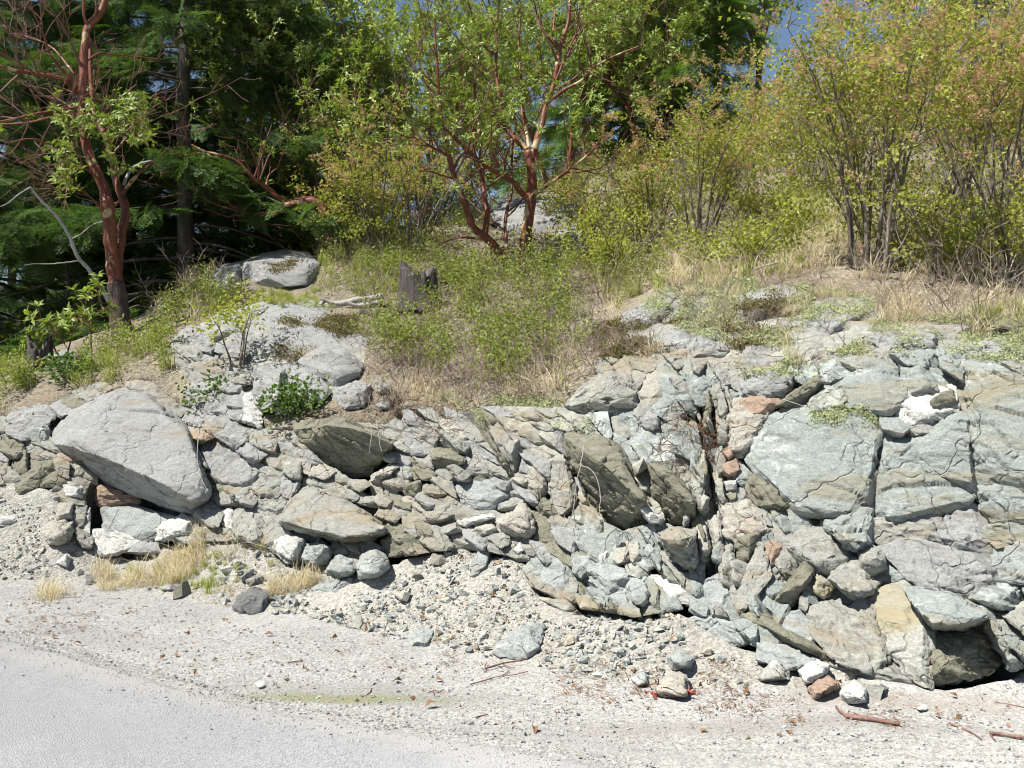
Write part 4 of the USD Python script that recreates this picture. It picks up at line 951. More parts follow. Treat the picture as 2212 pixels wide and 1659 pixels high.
def twig_mesh(seed, n=5, L=.4, r=.0035):
    """A bare forked twig along +y."""
    rng = np.random.default_rng(seed); out = []
    main = np.cumsum(np.vstack([[0, 0, 0], np.c_[rng.normal(0, .02, 5), np.full(5, L / 5), rng.normal(0, .02, 5)]]), 0)
    out.append(tube(main, np.linspace(r, r * .4, 6), 3))
    for k in range(n):
        p = main[rng.integers(1, 5)]; d = unit(np.array([rng.normal(0, .8), rng.uniform(.2, 1), rng.normal(0, .8)]))
        q = np.array([p, p + d * L * .2, p + unit(d + rng.normal(0, .35, 3)) * L * rng.uniform(.3, .55)])
        out.append(tube(q, [r * .6, r * .45, r * .2], 3))
    return join(out)

def fir_spray(seed, L=.55, W=.34):
    """A flat feathery fir spray along +y, its side shoots bristling with needles."""
    rng = np.random.default_rng(seed); V = []
    def shoot(p, d, l):
        nseg = max(int(l / .024), 3)
        side = unit(np.cross(d, [0, 0, 1.0]))
        upv = np.cross(side, d)
        for k in range(nseg):
            t = (k + .5) / nseg
            c = p + d * l * t + upv * (-.10 * l * t * t)
            for sgn in (-1, 1):
                nd = unit(d * rng.uniform(.5, 1.0) + side * sgn * rng.uniform(.6, 1) + upv * rng.uniform(-.15, .75))
                nl = .048 * rng.uniform(.7, 1.15) * (1 - .3 * t)
                w = unit(np.cross(nd, upv) + rng.normal(0, .3, 3)) * .0085
                V.extend([c - w, c + w, c + nd * nl])
    n = 9
    shoot(np.zeros(3), np.array([0, 1.0, 0]), L)
    for k in range(n):
        t = .1 + .82 * k / n
        for sgn in (-1, 1):
            l = W * (1 - t * .85) * rng.uniform(.6, 1.0)
            d = unit(np.array([sgn * rng.uniform(.75, 1.0), rng.uniform(.7, 1.0), rng.uniform(-.22, .05)]))
            shoot(np.array([0, t * L, -.05 * t]), d, l)
    V = np.array(V)
    return V, np.arange(len(V)).reshape(-1, 3)

def plume_mesh(seed, L=.17):
    """A nodding spray of dry tan flowers along +y."""
    rng = np.random.default_rng(seed)
    n = 110
    t = rng.uniform(0, 1, n) ** .8
    a = rng.uniform(0, 2 * np.pi, n); r = .055 * (1 - t * .8) * np.sqrt(rng.uniform(.1, 1, n))
    c = np.stack([np.cos(a) * r, t * L, np.sin(a) * r - .25 * L * t * t], 1)
    e = unit(rng.normal(size=(n, 3))) * .0075; g = unit(rng.normal(size=(n, 3))) * .0075
    v = np.stack([c - e, c + e, c + g * 1.4], 1).reshape(-1, 3)
    return v, np.arange(3 * n).reshape(-1, 3)

def tuft(seed, n=22, L=.30, spread_=.16, lean=.75, w=.0026):
    """Grass blades rising from one root."""
    rng = np.random.default_rng(seed); V, F = [], []
    for k in range(n):
        a = rng.uniform(0, 2 * np.pi); l = L * rng.uniform(.45, 1.1); o = rng.normal(0, spread_ * .35, 2)
        out = np.array([math.cos(a), math.sin(a), 0]); le = lean * rng.uniform(.2, 1.3)
        p = [np.array([o[0], o[1], 0]) + out * le * l * t * t + np.array([0, 0, l * t * (1 - .35 * le * t)]) for t in (0, .4, .75, 1)]
        s = np.array([-out[1], out[0], 0]) * w + rng.normal(0, w * .4, 3)
        b = len(V) * 0 + sum(len(x) for x in V)
        V.append(np.array([p[0] - s, p[0] + s, p[1] - s * .9, p[1] + s * .9, p[2] - s * .6, p[2] + s * .6, p[3]]))
        F.append(np.array([[0, 1, 2], [1, 3, 2], [2, 3, 4], [3, 5, 4], [4, 5, 6]]) + b)
    return np.vstack(V), np.vstack(F)

def pads(seed, n=30, R=.07, leaf_l=.018):
    """A cushion of small fleshy leaves lying on rock."""
    rng = np.random.default_rng(seed); out = []
    for k in range(n):
        a, r = rng.uniform(0, 2 * np.pi), R * math.sqrt(rng.uniform(0, 1))
        d = unit(np.array([rng.normal(), rng.normal(), rng.uniform(.2, 1.4)]))
        rr = frames_up(d[None], np.array([[0, 0, 1.0]]), rng, .6)[0]
        out.append(place(leaf_mesh(leaf_l * rng.uniform(.7, 1.3), leaf_l * .75, .35, .1), rr, np.array([r * math.cos(a), r * math.sin(a), .022 * (1 - r / R) + rng.uniform(0, .012)])))
    return join(out)

def chip(seed, flat=.55, n=9):
    """An angular chip of stone about 1 m across."""
    rng = np.random.default_rng(seed)
    p = unit(rng.normal(size=(n, 3))) * rng.uniform(.30, .60, (n, 1)) * np.array([1, rng.uniform(.5, .95), flat])
    h = ConvexHull(p); f = h.simplices.copy()
    fl = (np.cross(p[f[:, 1]] - p[f[:, 0]], p[f[:, 2]] - p[f[:, 0]]) * h.equations[:, :3]).sum(1) < 0
    f[fl] = f[fl][:, ::-1]
    return p, f

P_WHORL = [(whorl(s, 7, .085, .033), 'arbutus_leaf', False) for s in (1, 2, 3)]
P_SPRAY = [(sprig(s, 11, .26, .05, .036), 'spray_leaf', False) for s in (11, 12, 13)]
P_MAPLE = [(sprig(s, 13, .4, .10, .09), 'maple_leaf', False) for s in (14, 15)]
P_BUSH = [(sprig(s, 15, .22, .034, .024), 'bush_leaf', False) for s in (16, 17, 18)]
P_DARK = [(sprig(s, 14, .2, .045, .034), 'dark_leaf', False) for s in (19, 20)]
P_FIR = [(fir_spray(s), 'fir_needle', False) for s in (21, 22, 23)]
P_FIRL = [(fir_spray(s), 'fir_needle_light', False) for s in (24, 25)]
P_PLUME = [(plume_mesh(s), 'plume', False) for s in (31, 32)]
P_DRY = [(tuft(s), 'dry_grass', False) for s in (41, 42, 43)]
P_GREEN = [(tuft(s, 30, .26, .12, .6, .004), 'green_grass', False) for s in (44, 45)]
P_CROP = [(pads(s), 'stonecrop', False) for s in (51, 52, 53)]
P_MOSS = [(tuft(s, 60, .035, .20, .9, .005), 'moss', False) for s in (54, 55)]
P_TWIG = [(twig_mesh(s), 'twig_wood', False) for s in (61, 62, 63, 64)]
P_CHIP = [(chip(s, f), 'stone_mix', False) for s, f in ((71, .5), (72, .7), (73, .35), (74, .6), (75, .45), (76, .8))]

P_PEB = [(m_, 'pebble_mix', f_) for m_, _, f_ in P_CHIP]

# ------------------------------------------------------------------ growing branches
def grow(rng, start, d, L, r, depth, segs, tips, curl=.22, lift=.12, nb=(2, 4), ratio=.62, spread_=.8, step=.16, tipr=.35):
    n = max(3, int(L / step)); p = np.asarray(start, float); d = unit(d); pts, ds = [p], [d]
    for k in range(n):
        d = unit(d + rng.normal(0, curl, 3) * .6 + np.array([0, 0, lift * .5]))
        p = p + d * (L / n); pts.append(p); ds.append(d)
    segs.append((depth, np.array(pts), np.linspace(r, r * tipr, n + 1)))
    if depth <= 0:
        tips.append((pts[-1], ds[-1]))
        if n >= 4:
            tips.append((pts[n // 2], unit(ds[n // 2] + rng.normal(0, .7, 3))))
        return
    m = int(rng.integers(nb[0], nb[1] + 1))
    for k in range(m):
        i = int(np.clip(round(n * rng.uniform(.3, 1.0)), 1, n))
        nd = unit(ds[i] + spread_ * unit(np.cross(ds[i], rng.normal(size=3))) * rng.uniform(.6, 1.2))
        grow(rng, pts[i], nd, L * ratio * rng.uniform(.65, 1.15), r * (1 - (1 - tipr) * i / n) * .62, depth - 1, segs, tips, curl, lift, nb, ratio, spread_, step, tipr)

def along(path, n):
    p = catmull(path, n); t = unit(np.gradient(p, axis=0))
    return p, t

def limb_path(px, Y, dy=(0, 0), n=None):
    """A limb traced at (u, v) with its distance running from Y + dy[0] to Y + dy[1]."""
    q = pairs(px)
    ys_ = Y + np.linspace(dy[0], dy[1], len(q))
    return catmull([at(u, v, y) for (u, v), y in zip(q, ys_)], n or max(8, len(q) * 5))

def wood(limb, r0, r1, rng, rough_=.06, sides=9):
    n = len(limb); r = np.linspace(r0, r1, n) * (1 + np.convolve(rng.normal(0, rough_ * 1.6 * min(1, .05 / max(r0, .01)), n), [.25, .5, .25], 'same'))
    limb = limb + np.convolve(rng.normal(0, 1, n), [.3, .4, .3], 'same')[:, None] * r[:, None] * np.array([.20, .12, .06]) * min(1, .03 / max(r0, .01))
    return tube(limb, np.maximum(r, .003), sides)

def tips_to(tips, rng, keep=1.0):
    P_ = np.array([t[0] for t in tips]); D = np.array([t[1] for t in tips])
    k = rng.random(len(P_)) < keep
    return P_[k], D[k]

def traced_tree(name, label, limbs, seed, Y, base_uv, leaf_zone=None, leaf_keep=.7, twig_depth=2, mats=('arbutus_bark', 'arbutus_twig'), twigs_per_m=4.2, twig_len=.85, leaf_scale=(.75, 1.2), cat='tree', protos=None, low=None, extra=()):
    """A tree whose limbs are traced: [(part, path, r0, r1, (dy0, dy1), twiggy)]."""
    rng = np.random.default_rng(seed)
    b = at(*base_uv, Y); t = thing(name, label, cat, loc=b)
    segs, tips = [], []
    for part, px, r0, r1, dy, twiggy in limbs:
        path = limb_path(px, Y, dy)
        obj(part, wood(path, r0 * .74, r1 * .8, rng), mats[0] if part != 'trunk_base' else 'arbutus_base', t)
        if twiggy:
            L = np.linalg.norm(np.diff(path, axis=0), axis=1).sum(); m = int(L * twigs_per_m * twiggy)
            tg = unit(np.gradient(path, axis=0))
            for k in range(m):
                s = rng.uniform(.25, 1.0); i = min(int(s * len(path)), len(path) - 1)
                r = (r0 + (r1 - r0) * s) * .42
                d = unit(tg[i] * .7 + 1.0 * unit(np.cross(tg[i], rng.normal(size=3))) + np.array([0, 0, .25]))
                grow(rng, path[i], d, twig_len * rng.uniform(.5, 1.3), min(max(r, .006), .02), twig_depth, segs, tips, curl=.3, nb=(2, 3))
            tips.append((path[-1], tg[-1]))
    if segs:
        obj('twigs', tubes([(p, np.maximum(r, .0028)) for d, p, r in segs], 4), mats[1], t, kind='stuff')
    if tips:
        Pt, D = tips_to(tips, rng, 1.0)
        if leaf_zone is not None:
            u, v = project(Pt)
            dens = np.zeros(len(Pt))
            for poly, q in leaf_zone:
                dens = np.maximum(dens, inside(poly, u, v) * q)
            k = rng.random(len(Pt)) < dens
        else:
            k = rng.random(len(Pt)) < leaf_keep
        Pt, D = Pt[k], D[k]
        if len(Pt):
            Pt = np.vstack([Pt, Pt + rng.normal(0, .07, Pt.shape), Pt + rng.normal(0, .11, Pt.shape)]); D = np.vstack([D, D + rng.normal(0, .5, D.shape), D + rng.normal(0, .7, D.shape)])
            D = unit(D + np.array([0, 0, .35]))
            scatter('leaves', protos or P_WHORL, Pt, frames(D, rng, 1), rng.uniform(*leaf_scale, len(Pt)), t, seed=seed)
    return t

# ------------------------------------------------------------------ the two arbutus trees and their neighbours
traced_tree('arbutus_tree', 'red barked many stemmed arbutus rising beside the stump in the middle', [
    ('trunk', '1132,572 1136,520 1140,480 1147,433 1150,400 1148,367 1141,325', .115, .07, (0, 0), 0),
    ('limb', '1168,410 1190,395 1215,377 1248,353 1280,325 1300,295', .04, .012, (0, -.6), 1.2),
    ('limb', '1146,433 1125,415 1108,393 1085,380 1058,363 1035,347 998,310 961,277 925,240', .055, .014, (0, -.9), 1.2),
    ('limb', '1147,345 1161,300 1172,262 1178,233 1195,187 1205,133 1211,100 1228,43 1230,-25', .07, .025, (0, .3), 1.1),
    ('limb', '1180,225 1215,197 1258,173 1281,147 1330,120 1388,97', .035, .012, (.1, -.5), 1.0),
    ('limb', '1211,102 1195,80 1198,33 1192,-20', .03, .012, (.2, .6), 1),
    ('limb', '1228,50 1250,35 1271,17 1295,-15', .025, .01, (.3, .7), 1),
    ('limb', '1142,325 1135,320 1108,293 1090,270 1085,255 1078,200 1071,150 1073,100 1068,30', .06, .018, (0, .5), 1.1),
    ('limb', '1072,120 1048,100 1025,50 1008,-10', .028, .01, (.4, .1), 1),
    ('limb', '1143,322 1138,290 1128,250 1125,167 1121,100 1123,20', .035, .012, (0, .9), 1),
    ('stem', '1097,560 1094,520 1091,483 1097,445 1105,417 1106,333 1115,267', .04, .014, (-.1, .5), .8),
    ('stem', '1100,578 1082,550 1058,520 1025,493 1012,465 1001,433 981,377 968,333 955,267 948,200 945,150 938,40', .085, .016, (-.05, -.7), .9),
    ('stem', '1046,515 1051,467 1048,430 1043,400 1040,355 1036,300 1031,233 1025,183 1036,115', .055, .016, (-.15, .4), .8),
    ('limb', '967,335 948,325 931,317 908,300 885,296 862,291', .03, .01, (-.4, -.7), 1.2),
    ('limb', '910,300 881,260 862,228 848,190', .022, .008, (-.6, -1.1), 1.2),
    ('limb', '1041,518 1018,514 995,513 960,522 928,532', .025, .007, (-.15, -.6), .7),
    ('limb', '985,388 960,380 935,372 905,368', .018, .006, (-.35, -.8), .8)],
    211, 12.2, (1112, 578), leaf_zone=[('700,-40 1420,-40 1420,180 1250,260 1150,260 1000,330 820,330 700,250', .8), ('780,180 1000,200 960,340 800,340', .5), ('1180,270 1330,250 1330,330 1200,340', .4), ('860,300 1300,300 1300,480 860,480', .10)])
traced_tree('arbutus_tree', 'old twin stemmed arbutus with peeling red bark at the edge of the dark firs', [
    ('trunk_base', '272,735 264,710 258,680 255,640 250,610', .19, .13, (0, 0), 0),
    ('trunk', '256,655 250,610 243,560 240,520 236,480 230,427', .12, .10, (0, 0), 0),
    ('stem', '231,440 222,400 200,357 187,317 181,280 180,247 180,167 183,100 190,60 213,33 228,0 232,-40', .095, .05, (0, .3), .5),
    ('stem', '253,590 258,545 263,500 271,467 268,440 260,420 247,377 240,333 228,295 213,267 200,217 195,133 192,85', .085, .035, (.12, .8), .5),
    ('limb', '189,58 182,30 180,-30', .03, .02, (.2, .1), .8),
    ('limb', '170,205 155,188 140,173 100,163 60,157 33,153 0,143 -60,138', .045, .016, (.2, -.8), 1.4),
    ('limb', '172,232 135,238 100,243 60,250 0,263 -50,262', .035, .014, (.2, -.6), 1.3),
    ('limb', '168,238 145,250 110,253 60,265 0,268', .028, .012, (.2, .9), 1.2),
    ('limb', '172,190 150,165 133,150 107,117 97,83 83,50 65,10', .03, .010, (.2, -.3), 1.5),
    ('limb', '160,160 130,120 100,95 60,80 20,70', .02, .008, (.2, .6), 1.5),
    ('limb', '190,130 215,115 245,118 290,122 350,128', .02, .007, (.3, .9), .9),
    ('limb', '222,400 195,370 150,345 110,318 70,300 10,310', .025, .009, (.05, -.8), 1.3),
    ('limb', '236,480 220,455 200,430 180,415 150,405', .02, .007, (0, -.5), 2.6), ('limb', '200,350 185,340 160,335 135,325', .018, .006, (.05, -.5), 2.6), ('limb', '215,270 235,255 262,240 300,222', .018, .006, (.4, 0), 2.6), ('limb', '222,285 250,272 275,270 305,262', .018, .006, (.4, -.2), 2.4), ('limb', '190,310 170,290 150,280', .015, .006, (.1, -.4), 2.4),
    ('limb', '264,420 290,385 330,352 390,340 430,330', .035, .012, (.3, 1.1), .8)],
    212, 11.4, (265, 728), leaf_zone=[('130,240 320,190 320,330 260,380 170,440 120,430 120,330', .8), ('-20,200 150,200 150,330 -20,330', .05)], twig_len=.7)
dw = lambda name, label, paths, Y, mat='dead_wood', cat='branch', seed=1: obj(name, join([wood(limb_path(p, Y, dy), r0, r1, np.random.default_rng(seed + k), .05, 7) for k, (p, r0, r1, dy) in enumerate(paths)]), mat, None, label=label, cat=cat)
dw('dead_branch', 'bare grey dead branch leaning out from the foot of the twin stemmed arbutus', [
    ('236,652 230,640 215,615 200,592 185,574 173,562 162,540 152,515 141,494 126,472 106,450 86,430 65,403', .030, .012, (-.1, -.9)),
    ('173,563 150,566 110,570 75,570 53,573', .009, .003, (-.4, -.9)), ('157,515 175,505 200,485 222,478', .008, .003, (-.5, -.8)), ('66,404 40,420 15,440 -10,450', .008, .004, (-.9, -1.2))], 11.2)
dw('dead_branch', 'thin pale dead branch arching right from the twin stemmed arbutus into the firs', [
    ('266,400 283,367 317,350 360,350 400,360 435,345', .022, .007, (0, .5)), ('330,350 360,362 400,357 440,385 470,400', .010, .004, (.1, .7))], 11.9)
dw('dead_branch', 'small forked silver branch standing on the grey rock of the ridge', [
    ('640,632 650,612 652,590 658,570 668,556', .018, .008, (0, .1)), ('652,605 640,620 632,640', .01, .004, (0, -.2)), ('652,603 662,615 672,622', .008, .003, (0, .1))], 12.3)
dw('dead_log', 'short silver log lying in front of the stump', [
    ('693,660 703,652 718,656 745,655 775,647 800,646 829,639', .030, .042, (0, .1)), ('704,653 712,668 718,680', .022, .010, (0, -.1)), ('718,656 700,648 690,646', .018, .008, (0, -.05)), ('745,652 770,660 800,657 828,650', .022, .03, (-.03, .05))], 10.75, cat='log')
dw('dead_log', 'dark fallen log behind the stump under the arbutus', [
    ('935,596 975,602 1020,612 1070,612 1130,608 1200,604', .09, .07, (0, .3))], 11.6, mat='stump_wood', cat='log')
dw('dead_log', 'rotten dark log below the silver one', [('775,676 820,688 862,690 890,680', .06, .045, (0, .1))], 10.5, mat='stump_wood', cat='log')
dw('dead_branch', 'thin white branch bowed over the crest before the tall shrub clump', [
    ('1625,585 1650,575 1690,565 1735,556 1780,552 1820,554 1850,560', .006, .013, (-.3, .2)), ('1738,556 1745,545 1760,540', .004, .002, (0, .1))], 9.0)
dw('dead_branch', 'white fallen branch lying on the dry hillside', [('1676,429 1710,427 1745,422 1775,415', .022, .014, (0, .2))], 15.5)
dw('dead_shrub', 'silver leafless shrub at the right edge under the dark thicket', [
    ('2150,668 2140,648 2150,630 2165,608', .02, .012, (0, 0)), ('2150,632 2135,615 2125,600 2120,590', .01, .004, (0, -.2)), ('2165,608 2160,585 2150,560 2140,545', .008, .003, (0, -.2)),
    ('2165,608 2180,585 2190,560 2200,540', .008, .003, (0, .2)), ('2165,608 2190,600 2215,585 2235,580', .008, .003, (0, .2)), ('2160,600 2140,590 2128,575', .006, .002, (0, -.3)), ('2170,600 2175,570 2172,545', .006, .002, (0, .1)),
    ('2180,590 2200,575 2212,555', .006, .002, (.1, .3)), ('2160,590 2165,565 2160,540 2150,525', .006, .002, (0, -.1)), ('2190,600 2205,610 2225,612', .005, .002, (0, 0)), ('2150,632 2170,625 2195,625', .006, .002, (0, -.1))], 8.3, cat='shrub')
traced_tree('arbutus_tree', 'low sprawling arbutus with bare red limbs lying against the dark firs', [
    ('trunk', '712,520 706,490 700,462 690,440 667,434 640,438 617,443', .10, .075, (0, 0), 0),
    ('limb', '617,443 606,452 597,460 580,463 563,463 540,458 517,450 497,440 492,420 490,397 467,360 450,333 413,313', .06, .02, (0, .4), .8),
    ('limb', '620,440 600,425 573,403 555,390 540,377 510,347 467,333 430,325', .06, .016, (0, -.4), .9),
    ('limb', '575,404 580,380 600,360 610,330', .02, .007, (-.1, .2), 1), ('limb', '650,434 665,415 690,405 720,400', .025, .01, (0, .3), .8),
    ('limb', '667,434 690,455 720,470 745,490', .03, .012, (0, .2), .8), ('limb', '518,450 505,470 510,490', .015, .005, (.1, 0), .8)],
    213, 13.0, (710, 520), leaf_zone=[('560,300 760,300 760,420 640,420', .25)])

# ------------------------------------------------------------------ stumps
def stump(name, label, u, v, Y, r, h, seed, mat='stump_wood'):
    rng = np.random.default_rng(seed); b = at(u, v, Y); n, m = 40, 14
    th = np.linspace(0, 2 * np.pi, n, endpoint=False); V = []
    ridge = .10 * np.sin(th * 9 + rng.uniform(0, 6)) + .06 * np.sin(th * 17 + 1) + rng.normal(0, .07, n)
    top = rng.normal(0, .045, n) + .05 * np.sin(th * 2 + 1)
    for k in range(m):
        t = k / (m - 1)
        rr = r * (1 + ridge + .35 * (1 - t) ** 3 + rng.normal(0, .012, n))
        V.append(np.stack([rr * np.cos(th), rr * np.sin(th), -.1 + t * (h + .1) + top * t], 1))
    V.append(np.stack([.75 * r * np.cos(th), .75 * r * np.sin(th), np.full(n, h - .03) + top], 1))
    V = np.vstack(V); mm = m + 1
    F = []
    for k in range(mm - 1):
        for j in range(n):
            a, b_, c, d = k * n + j, k * n + (j + 1) % n, (k + 1) * n + j, (k + 1) * n + (j + 1) % n
            F += [[a, b_, d], [a, d, c]]
    V = np.vstack([V, [[0, 0, h - .08]]])
    F += [[(mm - 1) * n + j, (mm - 1) * n + (j + 1) % n, len(V) - 1] for j in range(n)]
    return obj(name, (V + b, np.array(F)), mat, None, label=label, cat='stump')
stump('tree_stump', 'weathered furrowed stump in the brush below the many stemmed arbutus', 903, 655, 10.7, .20, .38, 5)
stump('tree_stump', 'small dark stump in the shade at the forest edge', 85, 800, 10.4, .12, .30, 6)

# ------------------------------------------------------------------ firs
def fir(label, u, v, Y, h, seed, spread_=.22, z_first=.8, dens=1.0, light=False, dead_low=True, group=None, clear=0.0):
    rng = np.random.default_rng(seed); b = at(u, v, Y); b[2] = min(b[2], float(H(b[0], b[1])[0])) - .1
    t = thing('fir_tree', label, 'tree', loc=b, group=group)
    n = 16; lean = rng.normal(0, .012, 2)
    trunk = b + np.stack([lean[0] * np.linspace(0, h, n), lean[1] * np.linspace(0, h, n), np.linspace(0, h, n)], 1) + np.c_[rng.normal(0, .02, (n, 2)), np.zeros(n)]
    r0 = .0105 * h + .02
    rad = np.linspace(r0, .012, n); rad[0] *= 1.5
    obj('trunk', tube(trunk, rad, 10), 'fir_bark', t)
    segs, pos, dirs, sc = [], [], [], []
    z = z_first
    while z < h * .985:
        f = 1 - z / h
        for k in range(int(rng.integers(2, 5))):
            a = rng.uniform(0, 2 * np.pi); L = min(h * spread_ * (f * 1.05 + .05), 3.4) * rng.uniform(.6, 1.15)
            p0 = b + np.array([lean[0] * z, lean[1] * z, z + rng.uniform(-.1, .1)])
            hd = np.array([math.cos(a), math.sin(a), 0])
            s = np.linspace(0, 1, 7)[:, None]
            rise = .25 * (1 - f) - .05
            path = p0 + hd * L * s + np.array([0, 0, 1.0]) * (L * (rise * s - (.42 * f + .06) * s ** 2 + .14 * s ** 3)) + rng.normal(0, .02 * L, (7, 3)) * s
            segs.append((path, np.linspace(.011 + .007 * L, .004, 7)))
            bare = z < clear and rng.random() < .75
            if bare:
                continue
            m = int(max(5, L * 12 * dens))
            tt = 1 - rng.uniform(0, .92, m) ** 1.35 * .85
            q = np.stack([np.interp(tt, s[:, 0], path[:, c]) for c in range(3)], 1)
            side = np.array([-hd[1], hd[0], 0])
            sg = rng.choice([-1, 1], m)[:, None]
            wid = (1 - tt)[:, None] * L * .36
            off = side * sg * wid * rng.uniform(0, 1, (m, 1))
            d = hd * rng.uniform(.45, 1.0, (m, 1)) + side * sg * rng.uniform(.1, .9, (m, 1)) + np.array([0, 0, -1.0]) * rng.uniform(-.15, .75, (m, 1))
            pos.append(q + off - np.array([0, 0, .1]) * np.abs(off).sum(1, keepdims=True)); dirs.append(d); sc.append(rng.uniform(.65, 1.2, m) * (.75 + .25 * min(L, 2) / 2))
        z += rng.uniform(.16, .34) * (1 + .3 * f) / math.sqrt(dens)
    obj('boughs', tubes(segs, 4), 'fir_bark', t, kind='stuff')
    pos, dirs, sc = np.vstack(pos), np.vstack(dirs), np.concatenate(sc)
    scatter('needles', P_FIRL if light else P_FIR, pos, frames_up(dirs, np.tile([0, 0, 1.0], (len(pos), 1)), rng, .6), sc, t, seed=seed)
    return t
fir('tall dark fir with a straight trunk behind the twin stemmed arbutus', 402, 640, 14.4, 12.5, 301, .24, 1.0, 1.5, clear=2.3)
fir('dark fir at the far left edge of the picture', -30, 720, 14.5, 12, 302, .24, .5, 1.2)
fir('fir behind the bare left limbs of the twin stemmed arbutus', 110, 720, 17.5, 13, 303, .24, .4, 1.2)
fir('slim fir between the arbutus stems and the tall dark fir', 285, 690, 18.5, 15, 304, .22, .5, 1.1)
fir('young fir with low green boughs right of the twin stemmed arbutus', 350, 690, 15.2, 2.6, 305, .36, .15, 1.7, light=True)
fir('young fir low in the shade at the left', 150, 730, 13.8, 3.0, 306, .36, .15, 1.5)
fir('fir beyond the sprawling arbutus', 560, 600, 19.5, 14, 307, .22, .8, 1.1)
fir('fir with long boughs reaching over the ridge rock', 500, 620, 16.5, 11, 308, .26, 2.2, 1.2)
fir('distant fir left of the middle arbutus', 660, 520, 25, 15, 309, .22, .5, .9)
fir('light green cedar like fir behind the right limb of the middle arbutus', 1440, 370, 23.5, 10.5, 310, .30, .3, 1.3, light=True)
fir('fir beside the cedar like one on the crest', 1350, 370, 25, 10, 311, .28, .3, 1.1, light=True)
fir('fir on the crest left of the far arbutus', 1545, 330, 26.5, 9.5, 312, .26, .3, 1.2, light=True)
fir('far fir seen through the middle arbutus', 1240, 370, 28, 10, 313, .24, .3, 1.0, light=True)
fir('fir rising behind the tan flowered shrubs at the right edge', 2235, 330, 24, 9, 314, .26, .3, 1.0)
fir('background fir low between the trunks at the left', 210, 720, 22, 12, 315, .24, .2, .9)
fir('background fir at the far left behind the edge tree', 40, 720, 24, 14, 316, .24, .2, .9)
fir('background fir behind the boughs over the ridge rock', 470, 640, 26, 15, 317, .24, .2, .9)

# ------------------------------------------------------------------ broadleaf trees beyond the bank
def broadleaf(name, label, u, v, Y, h, seed, protos, mats, spread_=1.0, stems=3, depth=4, keep=.85, scale=(.9, 1.4), lean=.25, cat='tree', r=.09, tip_extra=2, trunk_part='trunk', lift=.10, plumes=0):
    rng = np.random.default_rng(seed); b = at(u, v, Y); b[2] = float(H(b[0], b[1])[0]) - .05
    t = thing(name, label, cat, loc=b)
    segs, tips = [], []
    for k in range(stems):
        a = rng.uniform(0, 2 * np.pi)
        d = unit(np.array([math.cos(a) * lean, math.sin(a) * lean, 1.0]))
        grow(rng, b + np.array([math.cos(a), math.sin(a), 0]) * .05 * stems, d, h * .52 * rng.uniform(.8, 1.1), r / math.sqrt(stems) * rng.uniform(.8, 1.2), depth, segs, tips, curl=.16, lift=lift, nb=(3, 4), ratio=.62, spread_=.75 * spread_, step=h * .06, tipr=.5)
    for d, p, rr in segs:
        if d == depth:
            obj(trunk_part, tube(p, rr, 8), mats[0], t)
    obj('branches', tubes([(p, np.maximum(rr, .004)) for d, p, rr in segs if d < depth], 4), mats[1], t, kind='stuff')
    Pt, D = tips_to(tips, rng, keep)
    Pt = np.vstack([Pt] + [Pt + rng.normal(0, .13 * h / 5, Pt.shape) for _ in range(tip_extra)]); D = np.vstack([D] + [D + rng.normal(0, .7, D.shape) for _ in range(tip_extra)])
    rot_, sc_ = frames(unit(D + np.array([0, 0, .2])), rng, 1), rng.uniform(*scale, len(Pt))
    if cat == 'sapling':                                  # big enough to tell leaf from leaf
        k = 0
        for q, r_, s_ in zip(Pt, rot_, sc_):
            for j in range(6):
                a, el = j * 2.4 + rng.normal(0, .3), rng.uniform(-.1, 1.0)
                d = np.array([math.cos(a) * math.cos(el), math.sin(el), math.sin(a) * math.cos(el)])
                lf = place(leaf_mesh(.11 * rng.uniform(.7, 1.15), .042, .2, rng.uniform(.05, .3)), frames_up(d[None], np.array([[0, 1.0, 0]]), rng, .25)[0], np.zeros(3))
                if k < 290:
                    obj('leaf', place(lf, r_, q, s_), 'arbutus_leaf', t, smooth=False)
                k += 1
        return t
    scatter('leaves', protos, Pt, rot_, sc_, t, seed=seed)
    return t
AB = ('arbutus_bark', 'arbutus_twig'); SB = ('shrub_stem', 'shrub_stem')
broadleaf('arbutus_tree', 'bright green arbutus filling the gap between the firs and the middle arbutus', 790, 470, 15.0, 5.4, 401, P_WHORL, AB, 1.1, 4, 4, .9, (.95, 1.35), .6, tip_extra=4)
broadleaf('arbutus_tree', 'leafy arbutus with drooping foliage beside the sprawling one', 745, 480, 14.4, 3.2, 402, P_WHORL, AB, 1.1, 3, 3, .95, (.9, 1.3), .5, tip_extra=4)
broadleaf('arbutus_tree', 'tall arbutus at the top of the picture beyond the firs', 690, 470, 20, 9, 403, P_WHORL, AB, 1.0, 2, 4, .8, (1.3, 1.9), .3)
broadleaf('arbutus_tree', 'far arbutus standing against the sky gap', 1640, 320, 27.5, 7.5, 404, P_WHORL, AB, 1.0, 2, 4, .95, (1.6, 2.3), .2, r=.16)
broadleaf('arbutus_tree', 'far arbutus behind the middle arbutus crown', 960, 400, 24, 8.5, 405, P_WHORL, AB, 1.1, 3, 4, .8, (1.5, 2.1), .4)
broadleaf('arbutus_tree', 'far arbutus crown rising over the tan flowered shrubs', 1985, 320, 25, 6.2, 406, P_WHORL, AB, 1.0, 3, 4, .75, (1.5, 2.0), .35)
broadleaf('arbutus_tree', 'far arbutus right of the middle arbutus top', 1330, 380, 26, 8.5, 407, P_WHORL, AB, 1.0, 3, 4, .7, (1.5, 2.1), .35)
broadleaf('arbutus_tree', 'bright far broadleaf crown just right of the middle arbutus trunk', 1200, 380, 22, 5.6, 411, P_WHORL, AB, 1.1, 4, 4, .85, (1.2, 1.7), .5, tip_extra=3)
